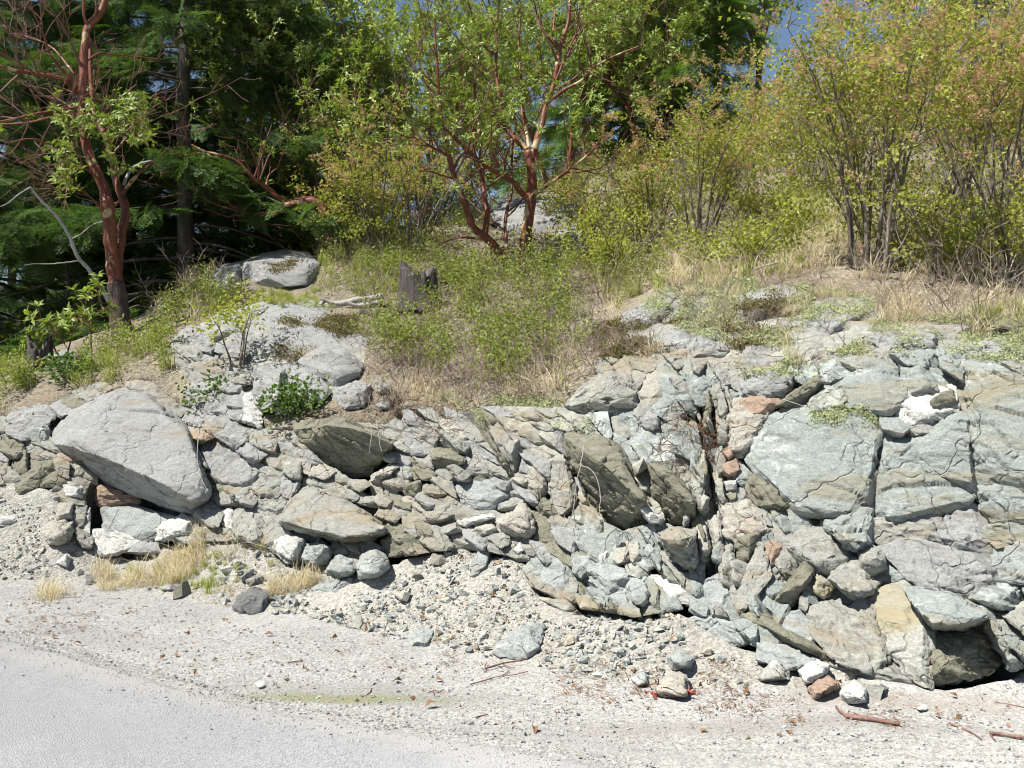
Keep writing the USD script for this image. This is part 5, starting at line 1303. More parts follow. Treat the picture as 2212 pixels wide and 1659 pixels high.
broadleaf('arbutus_tree', 'bright far broadleaf crown in front of the cedar like fir', 1400, 370, 21.5, 5.0, 412, P_WHORL, AB, 1.1, 4, 4, .85, (1.2, 1.7), .5, tip_extra=3)
broadleaf('arbutus_sapling', 'young glossy arbutus at the foot of the twin stemmed one', 165, 745, 10.6, 1.15, 408, P_WHORL, AB, 1.2, 3, 2, 1.0, (.9, 1.3), .5, cat='sapling', r=.02)
broadleaf('arbutus_tree', 'arbutus leaves at the top edge between firs and sky', 880, 430, 21, 8, 409, P_WHORL, AB, 1.1, 3, 4, .75, (1.3, 1.9), .4)
for k, (u, v, Y, h, lab) in enumerate([(440, 640, 17, 2.6, 'sunlit yellow green maple thicket under the tall dark fir'), (600, 570, 17, 3.0, 'yellow green maple thicket behind the sprawling arbutus'), (40, 780, 15.5, 2.4, 'yellow green maple thicket at the left edge'), (300, 700, 17.2, 2.6, 'maple thicket behind the twin stems'),
                                       (520, 600, 21, 4.5, 'tall maple thicket deep among the firs'), (180, 740, 20, 4.0, 'maple thicket in the gap of the left firs'), (700, 520, 18, 3.0, 'maple thicket at the ridge end')]):
    broadleaf('maple_shrub', lab, u, v, Y, h, 420 + k, P_MAPLE, SB, 1.3, 4, 3, 1.0, (1.0, 1.5), .7, cat='shrub', r=.04, tip_extra=4)

# ------------------------------------------------------------------ tan flowered shrubs
def spray_shrub(label, u, v, Y, h, seed, stems=9, wide=.35, plume=.5, leafy=1.0, low=.3, scale=(.8, 1.2), ps=(.8, 1.3), arch=.55, red=0.0):
    rng = np.random.default_rng(seed); b = at(u, v, Y); b[2] = float(H(b[0], b[1])[0]) - .04
    t = thing('tan_flowered_shrub', label, 'shrub', loc=b)
    segs, tips, side = [], [], []
    for k in range(stems):
        a = rng.uniform(0, 2 * np.pi); o = np.array([math.cos(a), math.sin(a), 0]); L = h * rng.uniform(.65, 1.08)
        p0 = b + o * rng.uniform(.02, .16) * math.sqrt(h)
        s = np.linspace(0, 1, 9)[:, None]
        path = p0 + o * wide * L * (s * .35 + s ** 2.2 * arch) * rng.uniform(.5, 1.5) + np.array([0, 0, 1.0]) * L * (s - .10 * s ** 3) + np.cumsum(rng.normal(0, .012 * L, (9, 3)), 0)
        obj('stem', tube(path, np.linspace(.010 + .0035 * h, .004, 9) * rng.uniform(.8, 1.3), 5), 'shrub_stem', t)
        tg = unit(np.gradient(path, axis=0))
        for j in range(int(3.3 * leafy * max(h, 1.2))):
            q = low + (1 - low) * rng.uniform(0, 1) ** .8; i = min(int(q * 9), 8)
            d = unit(tg[i] * .5 + unit(np.cross(tg[i], rng.normal(size=3))) + np.array([0, 0, .15]))
            grow(rng, path[i], d, L * .20 * rng.uniform(.5, 1.3) * (1.25 - .7 * q), .005, 1, segs, tips, curl=.25, lift=.02, nb=(3, 5), ratio=.55, step=.09)
        tips.append((path[-1], tg[-1]))
    obj('twigs', tubes([(p, np.maximum(r, .002)) for d, p, r in segs], 3), 'shrub_stem', t, kind='stuff')
    Pt, D = tips_to(tips, rng)
    keep = meshkit.fbm(Pt * 2.2 / max(h, 1) * 2, 2, seed) > .40
    Pt, D = Pt[keep], D[keep]
    scatter('leaves', P_SPRAY, Pt, frames(unit(D + np.array([0, 0, .1])), rng, 1), rng.uniform(*scale, len(Pt)), t, seed=seed)
    rel = (Pt[:, 2] - b[2]) / h
    k = (rng.random(len(Pt)) < min(plume * 1.5, 1) * np.clip((rel - .3) * 2.6, 0, 1))
    if k.any():
        scatter('flower_plumes', P_PLUME, Pt[k] + D[k] * .12, frames_up(unit(D[k] + np.array([0, 0, .3])), np.tile([0, 0, 1.0], (k.sum(), 1)), rng, .3), rng.uniform(*ps, k.sum()), t, seed=seed)
    return t
for k, a in enumerate([
    ('tall leafy shrub clump with grey stems on the crest above the bare rock slope', 1885, 608, 8.9, 2.35, 15, .30, .22, 1.6, .36),
    ('tan plumed shrub behind the right of the tall clump', 2010, 590, 9.8, 2.5, 9, .38, .7, 1.0, .45),
    ('reddish plumed shrub over the dark thicket at the right edge', 2150, 590, 9.6, 2.6, 10, .40, .95, 1.0, .45),
    ('plumed shrub high at the right edge of the picture', 2200, 560, 11.5, 3.4, 9, .40, .95, 1.0, .4),
    ('rust tinted plumed shrub above the right thicket', 2090, 540, 11.8, 3.2, 9, .40, .9, 1.0, .4),
    ('pale plumed shrub reaching into the sky gap', 1800, 430, 15, 2.75, 12, .42, .75, 1.2, .2),
    ('plumed shrub left of the sky gap', 1740, 400, 17, 2.4, 10, .5, .7, 1.2, .1),
    ('far plumed shrub on the upper hillside', 2060, 430, 16, 4.4, 11, .45, .75, 1.1, .2),
    ('yellow green shrub with many grey stems in the middle of the hillside', 1510, 525, 11.6, 1.75, 14, .50, .25, 1.3, .2),
    ('plumed shrub beside the yellow green one', 1400, 530, 12.4, 1.75, 11, .5, .5, 1.2, .1),
    ('shrub right of the middle arbutus foot', 1300, 550, 12.4, 1.2, 11, .6, .3, 1.3, .05),
    ('shrub behind the yellow green one', 1590, 440, 15, 1.35, 11, .55, .55, 1.3, .1),
    ('shrub on the upper slope below the crest firs', 1480, 400, 18, 1.5, 11, .55, .5, 1.2, .1),
    ('shrub below the far arbutus', 1640, 370, 20, 1.5, 11, .55, .55, 1.2, .1),
    ('plumed shrub left of the middle arbutus', 815, 545, 13.0, 1.75, 12, .50, .45, 1.2, .15),
    ('feathery shrub behind the stump', 890, 520, 13.6, 1.6, 11, .6, .4, 1.2, .1),
    ('low shrub at the end of the ridge rock', 735, 545, 13.2, 1.2, 11, .6, .2, 1.3, .05),
    ('plumed shrub behind the left stem of the middle arbutus', 930, 460, 15.6, 2.3, 11, .55, .5, 1.1, .1),
    ('dark thicket under the tall shrubs at the right edge', 2040, 625, 8.7, .85, 12, .9, .05, 1.5, .0),
    ('dark thicket at the far right below the plumes', 2190, 620, 8.9, 1.0, 12, .9, .1, 1.5, .0),
    ('low shrub with orange tips on the crest', 1620, 590, 9.4, .45, 9, .9, .0, 1.6, .0),
    ('small yellow shrub on the dry slope', 1705, 500, 11.5, .6, 9, .9, .0, 1.5, .0),
    ('small shrub at the head of the gully', 1330, 600, 11.2, .6, 9, .9, .0, 1.5, .0),
    ('shrub in front of the crest rock behind the middle arbutus', 1230, 500, 14.6, .9, 9, .9, .2, 1.3, .0),
    ('slender sapling of red and green leaves on the grey outcrop', 512, 840, 9.3, .75, 4, .3, .0, 1.0, .3)]):
    spray_shrub(*a[:4], a[4], 500 + k, *a[5:])

def low_bush(label, u, v, h, seed, proto=None, group=None, n=9, wide=.8, scale=(.9, 1.45)):
    rng = np.random.default_rng(seed); b = hit([u], [v])[0] - [0, 0, .03]
    t = thing('low_bush', label, 'bush', loc=b, group=group)
    tips, segs = [], []
    for k in range(n):
        a = rng.uniform(0, 2 * np.pi); d = unit(np.array([math.cos(a) * wide, math.sin(a) * wide, rng.uniform(.6, 1.4)]))
        grow(rng, b + np.array([math.cos(a), math.sin(a), 0]) * .05, d, h * rng.uniform(.5, .95), .006, 1, segs, tips, curl=.3, lift=.08, nb=(3, 5), ratio=.55, step=.08)
    obj('twigs', tubes([(p_, np.maximum(r, .002)) for _, p_, r in segs], 3), 'twig_wood', t, kind='stuff')
    Pt, D = tips_to(tips, rng)
    kp = meshkit.fbm(Pt * 4.5, 2, seed) > .43; Pt, D = Pt[kp], D[kp]
    Pt = np.vstack([Pt, Pt[::2] + rng.normal(0, .05, Pt[::2].shape)]); D = np.vstack([D, D[::2]])
    scatter('leaves', proto or P_BUSH, Pt, frames(unit(D + [0, 0, .3]), rng, 1), rng.uniform(*scale, len(Pt)), t, seed=seed)
    return t
BUSHES = [(960, 632, .45, 'just right of the stump'), (985, 640, .40, 'under the left stem of the middle arbutus'), (1050, 640, .45, 'in the shade below the middle arbutus'), (1115, 620, .45, 'at the foot of the middle arbutus'), (1180, 640, .5, 'right of the middle arbutus foot'), (1245, 630, .45, 'at the right head of the gully'),
          (960, 700, .42, 'below the stump'), (1020, 690, .5, 'in the upper middle of the gully'), (1085, 700, .5, 'in the very middle of the gully'), (1150, 690, .5, 'right of the middle of the gully'), (1215, 700, .42, 'by the left edge of the bare rock slope'), (890, 755, .30, 'left below the stump'),
          (975, 760, .38, 'in the lower left of the gully'), (1045, 755, .42, 'in the lower middle of the gully'), (1120, 765, .40, 'low in the gully, right of centre'), (1190, 765, .35, 'low against the right side of the gully'), (845, 765, .30, 'right of the smooth grey outcrop'), (1000, 815, .28, 'near the lip of the bank at centre'),
          (1090, 825, .26, 'near the lip of the bank above the white stem'), (810, 720, .28, 'beside the rotten log'), (1300, 640, .35, 'at the top left corner of the bare rock slope'), (470, 668, .28, 'left of the ridge rock'), (395, 690, .32, 'right of the twin stemmed arbutus'),
          (760, 580, .38, 'right of the ridge rock'), (820, 610, .35, 'behind the silver log'), (450, 890, .25, 'against the right shoulder of the great boulder'), (320, 770, .25, 'above the great boulder'), (60, 860, .3, 'at the left edge above the rubble'), (625, 900, .22, 'hanging between the outcrop and the olive overhang'), (170, 830, .25, 'above the left shoulder of the great boulder')]
for k, (u, v, h, where) in enumerate(BUSHES):
    low_bush('small leafy green bush ' + where, u, v, .85 * h * (.62 if 'shoulder' in where or 'hanging' in where else [1.0, .7, 1.2][k % 3]), 700 + k, n=[9, 6, 7][k % 3], proto=P_DARK if 'shoulder of the great' in where or 'hanging' in where else None, group='small leafy bushes on the bank')
# ------------------------------------------------------------------ what covers the ground
BARE = np.zeros(len(GP), bool)                             # nothing sprouts through the big rocks
for _b in BLOCKS:
    if (_b[3] not in ('rock_piece', 'rock_shard') or _b[1] == 'weathered_rock') and Polygon(pairs(_b[0])).area > 900:
        _p = Polygon(pairs(_b[0])).buffer(4); _x = _p.bounds
        _i = np.nonzero((GU > _x[0]) & (GU < _x[2]) & (GV > _x[1]) & (GV < _x[3] + 40) & (GP[:, 1] < 20))[0]
        BARE[_i] |= shapely.contains_xy(_p, GU[_i], GV[_i] - 26) | shapely.contains_xy(_p, GU[_i], GV[_i] - 12) | shapely.contains_xy(_p, GU[_i], GV[_i])

def sample(zones, n, seed, on='ground', nzmin=-1.0, clump=0.0, near_bias=1.0, keep_off=True):
    """Points on the ground (or on the rocks) that the photograph shows inside the zones [(polygon, weight)]."""
    rng = np.random.default_rng(seed)
    if on == 'ground':
        P_, N_, U_, V_, w = GP[FI], GN[FI], GU[FI], GV[FI], GA[FI].copy()
    else:
        P_, N_, U_, V_ = SV, SN, SU, SVV; w = np.ones(len(P_))
    z = np.zeros(len(P_))
    for poly, q in zones:
        z = np.maximum(z, inside(poly, U_, V_) * q)
    w = w * z * (N_[:, 2] > nzmin)
    if on == 'ground' and keep_off:
        w = w * ~BARE[FI]
    if clump:
        i = np.nonzero(w > 0)[0]; w[i] *= np.clip((meshkit.fbm(P_[i] * clump, 3, seed) - .42) * 5, 0, 1)
    w /= np.maximum(P_[:, 1], 3) ** near_bias
    if w.sum() <= 0:
        return np.zeros((0, 3)), np.zeros((0, 3)), rng
    k = rng.choice(len(P_), n, p=w / w.sum())
    return P_[k] + rng.normal(0, .012, (n, 3)) * [1, 1, 0], N_[k], rng

def cover(name, label, protos, zones, n, seed, scale, on='ground', nzmin=-1.0, clump=0.0, axis='up', lift=0.0, upbias=1.0, jit=.35, near_bias=1.0, keep_off=True):
    p, nn, rng = sample(zones, n, seed, on, nzmin, clump, near_bias, keep_off)
    if not len(p):
        return
    d = unit(nn + np.array([0, 0, upbias]) + rng.normal(0, jit, nn.shape))
    r = frames(d, rng, 2 if axis == 'z' else 1)
    scatter(name, protos, p + np.array([0, 0, lift]), r, rng.uniform(*scale, len(p)), None, label=label, seed=seed)

BRUSH = '800,640 950,600 1090,590 1290,600 1335,640 1300,720 1250,790 1215,850 1000,850 880,830 800,780 770,720'
BRUSH_LOW = '700,800 800,770 1000,790 1250,780 1225,890 1000,900 870,900 760,900 680,890'
STRIP = '350,735 460,625 520,640 680,560 870,520 900,600 860,650 690,650 560,655 430,700'
LEFT = '-60,920 -60,800 130,790 250,735 350,730 385,800 320,830 200,835 110,880'
DRYHILL = '1300,600 1500,545 1640,480 1750,390 1860,420 1850,560 1750,600 1560,610 1420,640 1330,720'
UPPER = '-100,700 700,500 1000,380 1400,300 1700,230 2300,250 2300,560 1850,560 1300,600 900,620 700,640 400,700'
UNDER = '1850,600 2260,560 2260,700 2050,690 1880,650'
cover('undergrowth', 'low yellow green brush filling the gully below the stump', P_BUSH, [(BRUSH, 1.0), (BRUSH_LOW, .18)], 800, 61, (.7, 1.4), axis='y', upbias=1.4, jit=.5, lift=.10)
cover('undergrowth', 'green brush and seedlings on the slope round the ridge rock', P_BUSH, [(STRIP, .8), (LEFT, .8), ('400,860 530,820 560,900 480,930 400,900', .9), ('1330,600 1420,560 1450,620 1380,680 1330,690', .7)], 1300, 62, (.55, 1.05), axis='y', upbias=1.4, jit=.5, lift=.05)
cover('undergrowth', 'low green growth over the upper hillside under the shrubs', P_BUSH, [(UPPER, 1.0)], 4200, 63, (.9, 1.7), axis='y', upbias=1.4, jit=.5, lift=.06, clump=.9, near_bias=.6)
cover('undergrowth', 'dark glossy leaves trailing beside the great boulder', P_DARK, [('385,865 440,860 530,870 540,905 470,925 410,915', 1.0), ('605,850 645,850 650,960 615,960', .9), ('60,800 130,790 150,830 80,850', .3)], 420, 64, (.6, 1.0), axis='y', upbias=.6, jit=.6, lift=.03)
cover('bare_twigs', 'tangle of bare brown twigs through the brush', P_TWIG, [(BRUSH, .8), (BRUSH_LOW, 1.6), (STRIP, .4), ('1225,760 1310,720 1310,830 1225,860', .8)], 4600, 65, (.5, 1.15), axis='y', upbias=1.2, jit=.8)
cover('bare_twigs', 'bare twigs and dead stalks on the hillside', P_TWIG, [(UPPER, 1.0), (DRYHILL, .6), (UNDER, 1.0)], 3800, 66, (.6, 1.7), axis='y', upbias=1.2, jit=.8, near_bias=.7)
cover('dry_grass', 'straw coloured dry grass below the hollow of the great boulder', P_DRY, [('190,1205 330,1185 480,1140 560,1150 700,1235 690,1285 520,1300 400,1262 220,1280', 1.0), ('85,1280 160,1290 130,1310 80,1300', .4)], 260, 67, (.3, .8), axis='z', clump=2.2)
cover('green_grass', 'green blades among the dry grass by the boulder', P_GREEN, [('260,1200 480,1150 560,1180 680,1240 500,1290 300,1280', 1.0)], 60, 68, (.25, .5), axis='z', clump=2.5)
cover('dry_grass', 'dry grass on the hillside and along the crest', P_DRY, [(DRYHILL, 2.2), (UPPER, .5), (STRIP, .35), (LEFT, .35), (BRUSH_LOW, .8), (BRUSH, .08), (UNDER, .5), ('1850,640 2000,660 2050,700 1900,700', .8), ('1950,760 2260,690 2260,760 2100,760', .8), ('650,870 760,870 840,920 650,905', 1.0)], 3200, 69, (.45, 1.15), axis='z', near_bias=.8)
cover('green_grass', 'yellow green grass on the hillside', P_GREEN, [(DRYHILL, .8), (STRIP, 1.0), (LEFT, .8), (UPPER, .4), ('2100,690 2260,680 2260,750 2120,740', 1.2)], 1300, 70, (.5, 1.1), axis='z', clump=1.2, near_bias=.8)
CROP = [('1395,640 1500,600 1700,610 1900,650 1880,690 1700,700 1650,760 1480,720 1390,700', .8), ('1640,700 1760,720 1760,760 1660,760', 1.0), ('1590,790 1800,770 1800,812 1600,830', 1.2), ('1890,680 2260,690 2260,790 2100,780 1900,740', .8), ('960,850 1215,870 1215,935 960,925', 1.1), ('1740,700 2000,690 2000,760 1800,780', .5), ('780,690 850,690 870,740 800,760', .8), ('580,655 720,640 720,680 600,690', .7), ('420,690 520,660 560,690 470,700', .6)]
cover('stonecrop', 'pale yellow green cushions of stonecrop on the rock ledges', P_CROP, CROP, 3600, 71, (.4, 1.15), axis='z', upbias=.3, clump=4.0, lift=.004)
cover('stonecrop', 'stonecrop growing on the tops of the blocks', P_CROP, CROP + [('1755,885 1870,880 1905,920 1890,930 1760,915', 1.6), ('1230,915 1340,905 1345,935 1240,935', 1.2), ('600,660 760,690 780,740 700,740', .4)], 1300, 72, (.4, 1.05), on='rock', nzmin=.35, axis='z', upbias=.2, clump=3.5, lift=.004)
MOSS = [('600,740 690,735 690,772 610,775', 1.0), ('690,690 765,685 765,722 690,725', 1.0), ('612,690 660,685 662,716 610,716', 1.0), ('1300,700 1480,690 1490,760 1310,765', .9), ('1615,655 1715,655 1710,712 1620,712', 1.2), ('1550,690 1645,690 1640,745 1560,745', .8), ('585,570 640,560 640,590 590,590', .7)]
cover('moss', 'brown olive moss mats on the grey rock', P_MOSS, MOSS, 1000, 73, (.4, 1.0), axis='z', upbias=.2, jit=.15, clump=4.0)
cover('moss', 'moss mats on the grey outcrop blocks', P_MOSS, MOSS, 600, 74, (.4, 1.0), on='rock', nzmin=.2, axis='z', upbias=.2, jit=.15, clump=2.4)
cover('bare_twigs', 'dead twigs and stalks lying over the rock slope below the tall shrubs', P_TWIG, [(LEDGE, 1.0)], 420, 79, (.4, 1.0), axis='y', upbias=.1, jit=1.2, lift=.02)
cover('dry_grass', 'sparse dry tufts on the bare rock slope', P_DRY, [(LEDGE, 1.0)], 170, 80, (.25, .7), axis='z', clump=2.0)
cover('green_grass', 'short grass under the ridge rock', P_GREEN, [('440,632 700,628 700,668 560,660 430,700', 1.0)], 160, 83, (.25, .6), axis='z', keep_off=False)
cover('root_tangle', 'hanging reddish brown roots and dead needles under the turf edge', [(twig_mesh(s, 7, .35, .004), 'root_mat', False) for s in (81, 82, 83)], [('835,925 900,900 960,920 940,980 880,1010 830,990', 1.0), ('0,960 30,900 75,880 70,930 40,990 10,1050', 1.0), ('700,870 1000,880 1000,910 720,910', .35), ('1460,900 1560,890 1530,1010 1480,1010', .8)], 900, 75, (.4, 1.0), axis='y', upbias=-.6, jit=.7, lift=.03)
cover('leaf_litter', 'rust coloured fallen leaves scattered over rock and gravel', [(leaf_mesh(.07, .035, .4, .3), 'litter', False), (leaf_mesh(.05, .028, .5, .1), 'litter', False)],
      [(SCREE, .5), ('0,1290 2260,1490 2260,1600 1300,1600 400,1480 0,1360', .35), (ROCK, .35), (BRUSH_LOW, 2.0), (DRYHILL, 1.5), (LEFT, 1.0), ('1300,1440 1900,1480 1900,1520 1350,1500', 1.8), ('1380,650 1900,660 1900,760 1400,740', 1.0)], 2600, 76, (.4, 1.05), axis='z', upbias=.4, jit=.8, lift=.012)

# ------------------------------------------------------------------ rubble and gravel
RUB = [(SCREE, 1.0), ('600,1230 1100,1240 1250,1330 1900,1470 1880,1500 1300,1470 900,1390 600,1320', 1.0), ('-20,1030 130,1050 180,1190 190,1230 -20,1240', 1.2), ('2010,1490 2260,1440 2260,1580 2000,1560', .25), (ROCK, .22), ('380,770 450,790 480,850 400,870', .8), ('1470,880 1560,870 1560,1000 1480,1020', .9), ('1600,1120 1740,1080 1890,1140 1880,1170 1640,1150', 1.2)]
p, nn, rng = sample(RUB, 300, 90, clump=.8)
size = np.sort(np.clip(.05 * rng.pareto(1.8, 300) + .05, .05, .20))[::-1]
tone = ['grey_rock', 'tan_rock', 'pale_rock', 'blue_rock', 'weathered_rock', 'grey_rock', 'tan_rock', 'olive_rock']
word = {'grey_rock': 'grey', 'tan_rock': 'tan', 'pale_rock': 'whitish', 'blue_rock': 'bluish', 'weathered_rock': 'dull grey', 'olive_rock': 'olive'}
MARKS = [(285, 960, 'the great boulder'), (270, 1185, 'the pale slab before the hollow'), (125, 1150, 'the squarish tan stone'), (136, 1215, 'the upright white stone'), (18, 1130, 'the tilted white slab'), (720, 1110, 'the broad jutting slab'),
         (803, 1220, 'the rounded bluish boulder'), (738, 1220, 'the half buried boulder'), (628, 1185, 'the pale boulder by the grass'), (720, 1265, 'the sunken bluish slab'), (1037, 1215, 'the slab standing on edge'), (1120, 1185, 'the white scree stone'),
         (1450, 1480, 'the cream coloured stone'), (1668, 1445, 'the pointed orange stone'), (1757, 1450, 'the lilac grey stone'), (1845, 1495, 'the white and tan stone'), (1470, 1425, 'the small bluish stone'), (1380, 1467, 'the small flat bluish stone'),
         (1900, 1488, 'the small dark stone'), (1115, 1385, 'the large flat blue stone'), (907, 1377, 'the pale blue gravel stone'), (545, 1298, 'the lone dark rock'), (1760, 1010, 'the great green face'), (2050, 1380, 'the ochre stained block'),
         (1300, 1040, 'the leaning olive block'), (750, 970, 'the olive overhang'), (1580, 1050, 'the small white seam block'), (1668, 1200, 'the rust orange tile'), (1470, 1190, 'the white topped block'), (420, 760, 'the grey outcrop'), (1780, 1265, 'the tilted ochre block'), (1310, 850, 'the grey knob'), (1885, 1215, 'the squat notched block')]
mu = np.array([m[:2] for m in MARKS], float)
order = ['nearest', 'second', 'third', 'fourth', 'fifth', 'sixth', 'seventh', 'eighth', 'ninth', 'tenth', 'eleventh', 'twelfth', 'thirteenth', 'fourteenth', 'fifteenth', 'sixteenth', 'seventeenth', 'eighteenth', 'nineteenth', 'twentieth']
su, sv_ = project(p); stones = []
for k in range(300):
    m = tone[int(rng.integers(8)) if rng.random() < .85 else 0]
    dd = np.hypot(mu[:, 0] - su[k], (mu[:, 1] - sv_[k]) * 1.4); j = int(np.argmin(dd))
    a = math.degrees(math.atan2(sv_[k] - mu[j, 1], su[k] - mu[j, 0]))
    way = 'to the right of' if abs(a) < 40 else 'to the left of' if abs(a) > 140 else 'below' if a > 0 else 'above'
    stones.append((k, m, j, way, dd[j], 'flat' if rng.random() < .45 else 'blocky'))
for k, m, j, way, far_, form in stones:
    rank = sorted(x[4] for x in stones if x[1:4] == (m, j, way) and x[5] == form).index(far_)
    v, f = chip(900 + k, .42 if form == 'flat' else .75, 11)
    R = Rotation.from_euler('zxy', [rng.uniform(0, 6.28), rng.normal(0, .35), rng.normal(0, .35)]).as_matrix()
    v = v @ R.T * size[k] * 1.15 + p[k] + nn[k] * size[k] * .12
    obj('loose_stone', (v, f), m, None, smooth=False, label=f'{form} {word[m]} loose stone, {order[min(rank, 19)]} such {way} {MARKS[j][2]}', cat='stone', group='loose stones in the rubble and on the ledges')
p, nn, rng = sample(RUB, 15000, 91, clump=.9)
s = np.clip(.016 * rng.pareto(2.0, len(p)) + .016, .016, .075)
scatter('rubble', P_CHIP, p + nn * s[:, None] * .15, Rotation.from_euler('zxy', np.c_[rng.uniform(0, 6.28, len(p)), rng.normal(0, .4, len(p)), rng.normal(0, .4, len(p))]), s * 1.2, None, label='small broken stones of the rubble slope', seed=91)
VERGE = '-60,1240 190,1230 480,1320 900,1400 1300,1480 1900,1490 2260,1440 2260,1700 1700,1650 1000,1590 500,1515 150,1410 -60,1360'
p, nn, rng = sample([(VERGE, 1.0), (SCREE, .6)], 26000, 92, near_bias=1.6)
s = np.clip(.0036 * rng.pareto(2.3, len(p)) + .005, .005, .026)
scatter('pebbles', P_PEB, p + nn * s[:, None] * .2, Rotation.from_euler('zxy', np.c_[rng.uniform(0, 6.28, len(p)), rng.normal(0, .4, len(p)), rng.normal(0, .4, len(p))]), s * 1.3, None, label='pebbles strewn over the gravel verge', seed=92)
q = np.stack([rng.uniform(-5, 3.2, 11000), np.zeros(11000), np.zeros(11000)], 1)
q[:, 1] = np.interp(q[:, 0], edge[:, 0], edge[:, 1]) - rng.exponential(.20, 11000) + .07
q[:, 2] = .0165
s = np.clip(.003 * rng.pareto(2.4, 11000) + .004, .004, .02)
scatter('pebbles', P_PEB, q, Rotation.from_euler('zxy', np.c_[rng.uniform(0, 6.28, 11000), rng.normal(0, .3, 11000), rng.normal(0, .3, 11000)]), s * 1.3, None, label='grit washed over the edge of the asphalt', seed=93)

# ------------------------------------------------------------------ sticks, twigs and hanging stems
def on_ground(u, v, lift=.01):
    a = hit([u], [v])[0]
    return a + np.array([0, 0, lift])
def stick(name, label, paths, seed, mat='brown_stick', cat='stick'):
    rng = np.random.default_rng(seed)
    out = []
    for px, r0, r1 in paths:
        q = catmull([on_ground(u, v, r0 + .008) for u, v in pairs(px)], 14)
        out.append(wood(q, r0, r1, rng, .08, 6))
    return obj(name, join(out), mat, None, label=label, cat=cat)
stick('fallen_stick', 'thick brown forked stick lying on the gravel before the ochre block', [('1828,1556 1860,1560 1900,1566 1944,1573', .013, .009), ('1806,1532 1812,1540 1822,1548 1830,1556', .006, .008), ('1844,1545 1860,1552 1880,1562', .004, .004)], 1)
stick('fallen_stick', 'thin dark stick on the gravel between the forked stick and the edge', [('2050,1567 2080,1580 2105,1592 2121,1604', .006, .003)], 2)
stick('fallen_stick', 'dark rough stick at the right edge of the gravel', [('2138,1590 2165,1594 2190,1598 2225,1602', .009, .007), ('2140,1592 2145,1600 2150,1604', .004, .002)], 3)
stick('fallen_stick', 'red brown twig with side shoots below the flat blue stone', [('1048,1449 1070,1443 1090,1437 1116,1433 1140,1428', .006, .004), ('1048,1449 1049,1440 1052,1436', .004, .002), ('1085,1438 1100,1445 1112,1447', .003, .0015)], 4)
stick('fallen_stick', 'long thin twig lying across the middle of the gravel', [('1016,1483 1045,1475 1075,1466 1110,1462 1140,1455', .004, .002), ('1075,1466 1090,1460 1100,1452', .002, .001)], 5)
stick('fallen_stick', 'short dark twig on the gravel below the lone dark rock', [('622,1436 640,1433 655,1430', .004, .003), ('648,1432 652,1426', .003, .002)], 6)
stick('fallen_stick', 'curled twig by the mossy patch of gravel', [('780,1510 792,1505 800,1498 802,1490', .003, .002)], 7)
stick('fallen_stick', 'small broken twig on open gravel', [('925,1500 940,1496 950,1499 958,1494', .003, .002), ('935,1497 938,1505', .002, .001)], 8)
stick('fallen_stick', 'pale twig near the white chip of stone', [('1027,1555 1040,1551 1054,1548', .004, .003)], 9)
stick('fallen_stick', 'thin pale twig lying on gravel at the far right', [('2150,1521 2180,1526 2215,1533', .003, .002)], 10)
rng = np.random.default_rng(31)
b = on_ground(1446, 1508, .0)
leaf('red_dead', [(0, (.20, .045, .035)), (.6, (.32, .085, .06)), (1, (.38, .17, .09))], trans=.2)
spray = thing('dead_leaf_spray', 'withered red leaf spray lying against the cream coloured stone', 'dead leaves', loc=b)
for k in range(34):
    d = unit(rng.normal(size=3) * [1, 1, .5] + np.array([0, 0, .25]))
    obj('leaf', place(leaf_mesh(rng.uniform(.03, .06), .022, .6, .5), frames(d[None], rng, 1)[0], b + np.array([rng.normal(0, .065), rng.normal(0, .022), .010 + abs(rng.normal(0, .014))])), 'red_dead', spray, smooth=False)

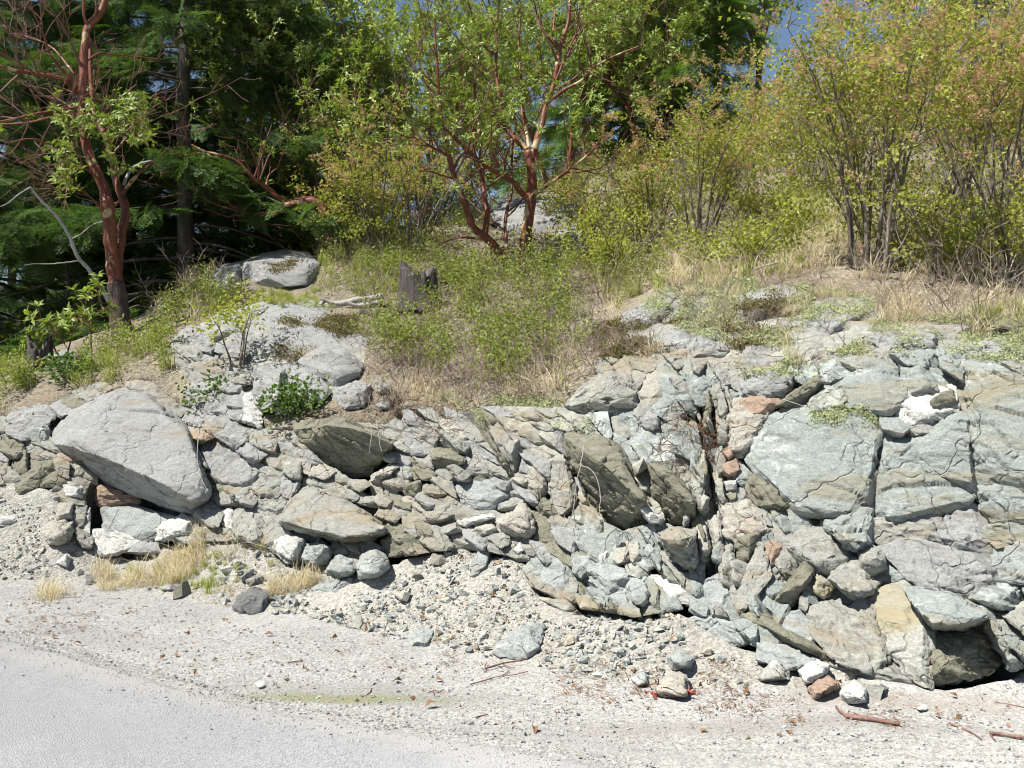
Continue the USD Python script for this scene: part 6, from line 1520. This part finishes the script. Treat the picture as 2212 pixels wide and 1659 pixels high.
def hanging(label, paths, mat='twig_wood', seed=1, out=.30):
    rng = np.random.default_rng(seed); parts = []
    for px, r in paths:
        q = pairs(px); h = hit(q[:, 0], q[:, 1])
        y = np.minimum.accumulate(h[:, 1]) - out
        path = catmull([at(u, v, yy) for (u, v), yy in zip(q, y)], 5 * len(q))
        parts.append(tube(path, np.linspace(r, r * .5, len(path)), 5))
    return obj('hanging_stem', join(parts), mat, None, label=label, cat='stem')
hanging('long bare stem looping down over the leaning olive block', [('1262,960 1258,985 1255,1005 1270,1010 1285,1025 1294,1050 1297,1080 1295,1105 1308,1135', .004), ('1255,1005 1248,1030 1243,1060 1240,1090 1232,1130', .0035)], 'dead_wood', 1, .72)
hanging('pale root hair dangling over the olive overhang at its middle', [('797,912 803,930 800,960 797,980', .003)], 'dead_wood', 2, .6)
hanging('longer pale root hair dangling over the olive overhang near its end', [('812,905 818,940 820,960 825,975', .003)], 'dead_wood', 9, .6)
hanging('bare stem dangling down the pale rock beside the leaning block', [('1220,1000 1215,1040 1216,1090 1220,1120', .003)], 'twig_wood', 3, .32)
hanging('thin bare stem dangling down the tan upright rock', [('1160,1000 1165,1050 1170,1100', .0025)], 'twig_wood', 10, .32)
hanging('pale stalk bent over the great grey boulder', [('428,950 426,985 430,1020 440,1045 450,1062', .004)], 'dead_wood', 4, .72)
hanging('arched dry stem over the rusty seam', [('1560,905 1580,890 1605,880 1612,868', .003)], 'dead_wood', 8, .34)
hanging('short dry stem crossing the rusty seam', [('1555,925 1575,905 1600,895', .003)], 'dead_wood', 12, .34)
hanging('dry stem reaching out below the olive ledge', [('1690,862 1720,872 1745,880', .003)], 'dead_wood', 13, .34)

cover('needle_litter', 'reddish brown dead needles and crumbs along the foot of the bank', [(join([place(leaf_mesh(.035, .006, .3, .2), Rotation.from_euler('z', a), np.array([x, y, 0])) for a, x, y in zip(np.random.default_rng(5).uniform(0, 6.28, 14), np.random.default_rng(6).normal(0, .05, 14), np.random.default_rng(7).normal(0, .05, 14))]), 'litter', False)],
      [('1000,1420 1300,1440 1900,1475 2260,1450 2260,1600 1700,1560 1200,1500', 1.0), ('500,1300 1000,1390 1000,1500 500,1420', .5), (SCREE, .25), ('0,1330 300,1320 300,1380 0,1370', .5)], 380, 78, (.5, 1.2), axis='z', upbias=1.5, jit=.1, clump=1.6, lift=.008)
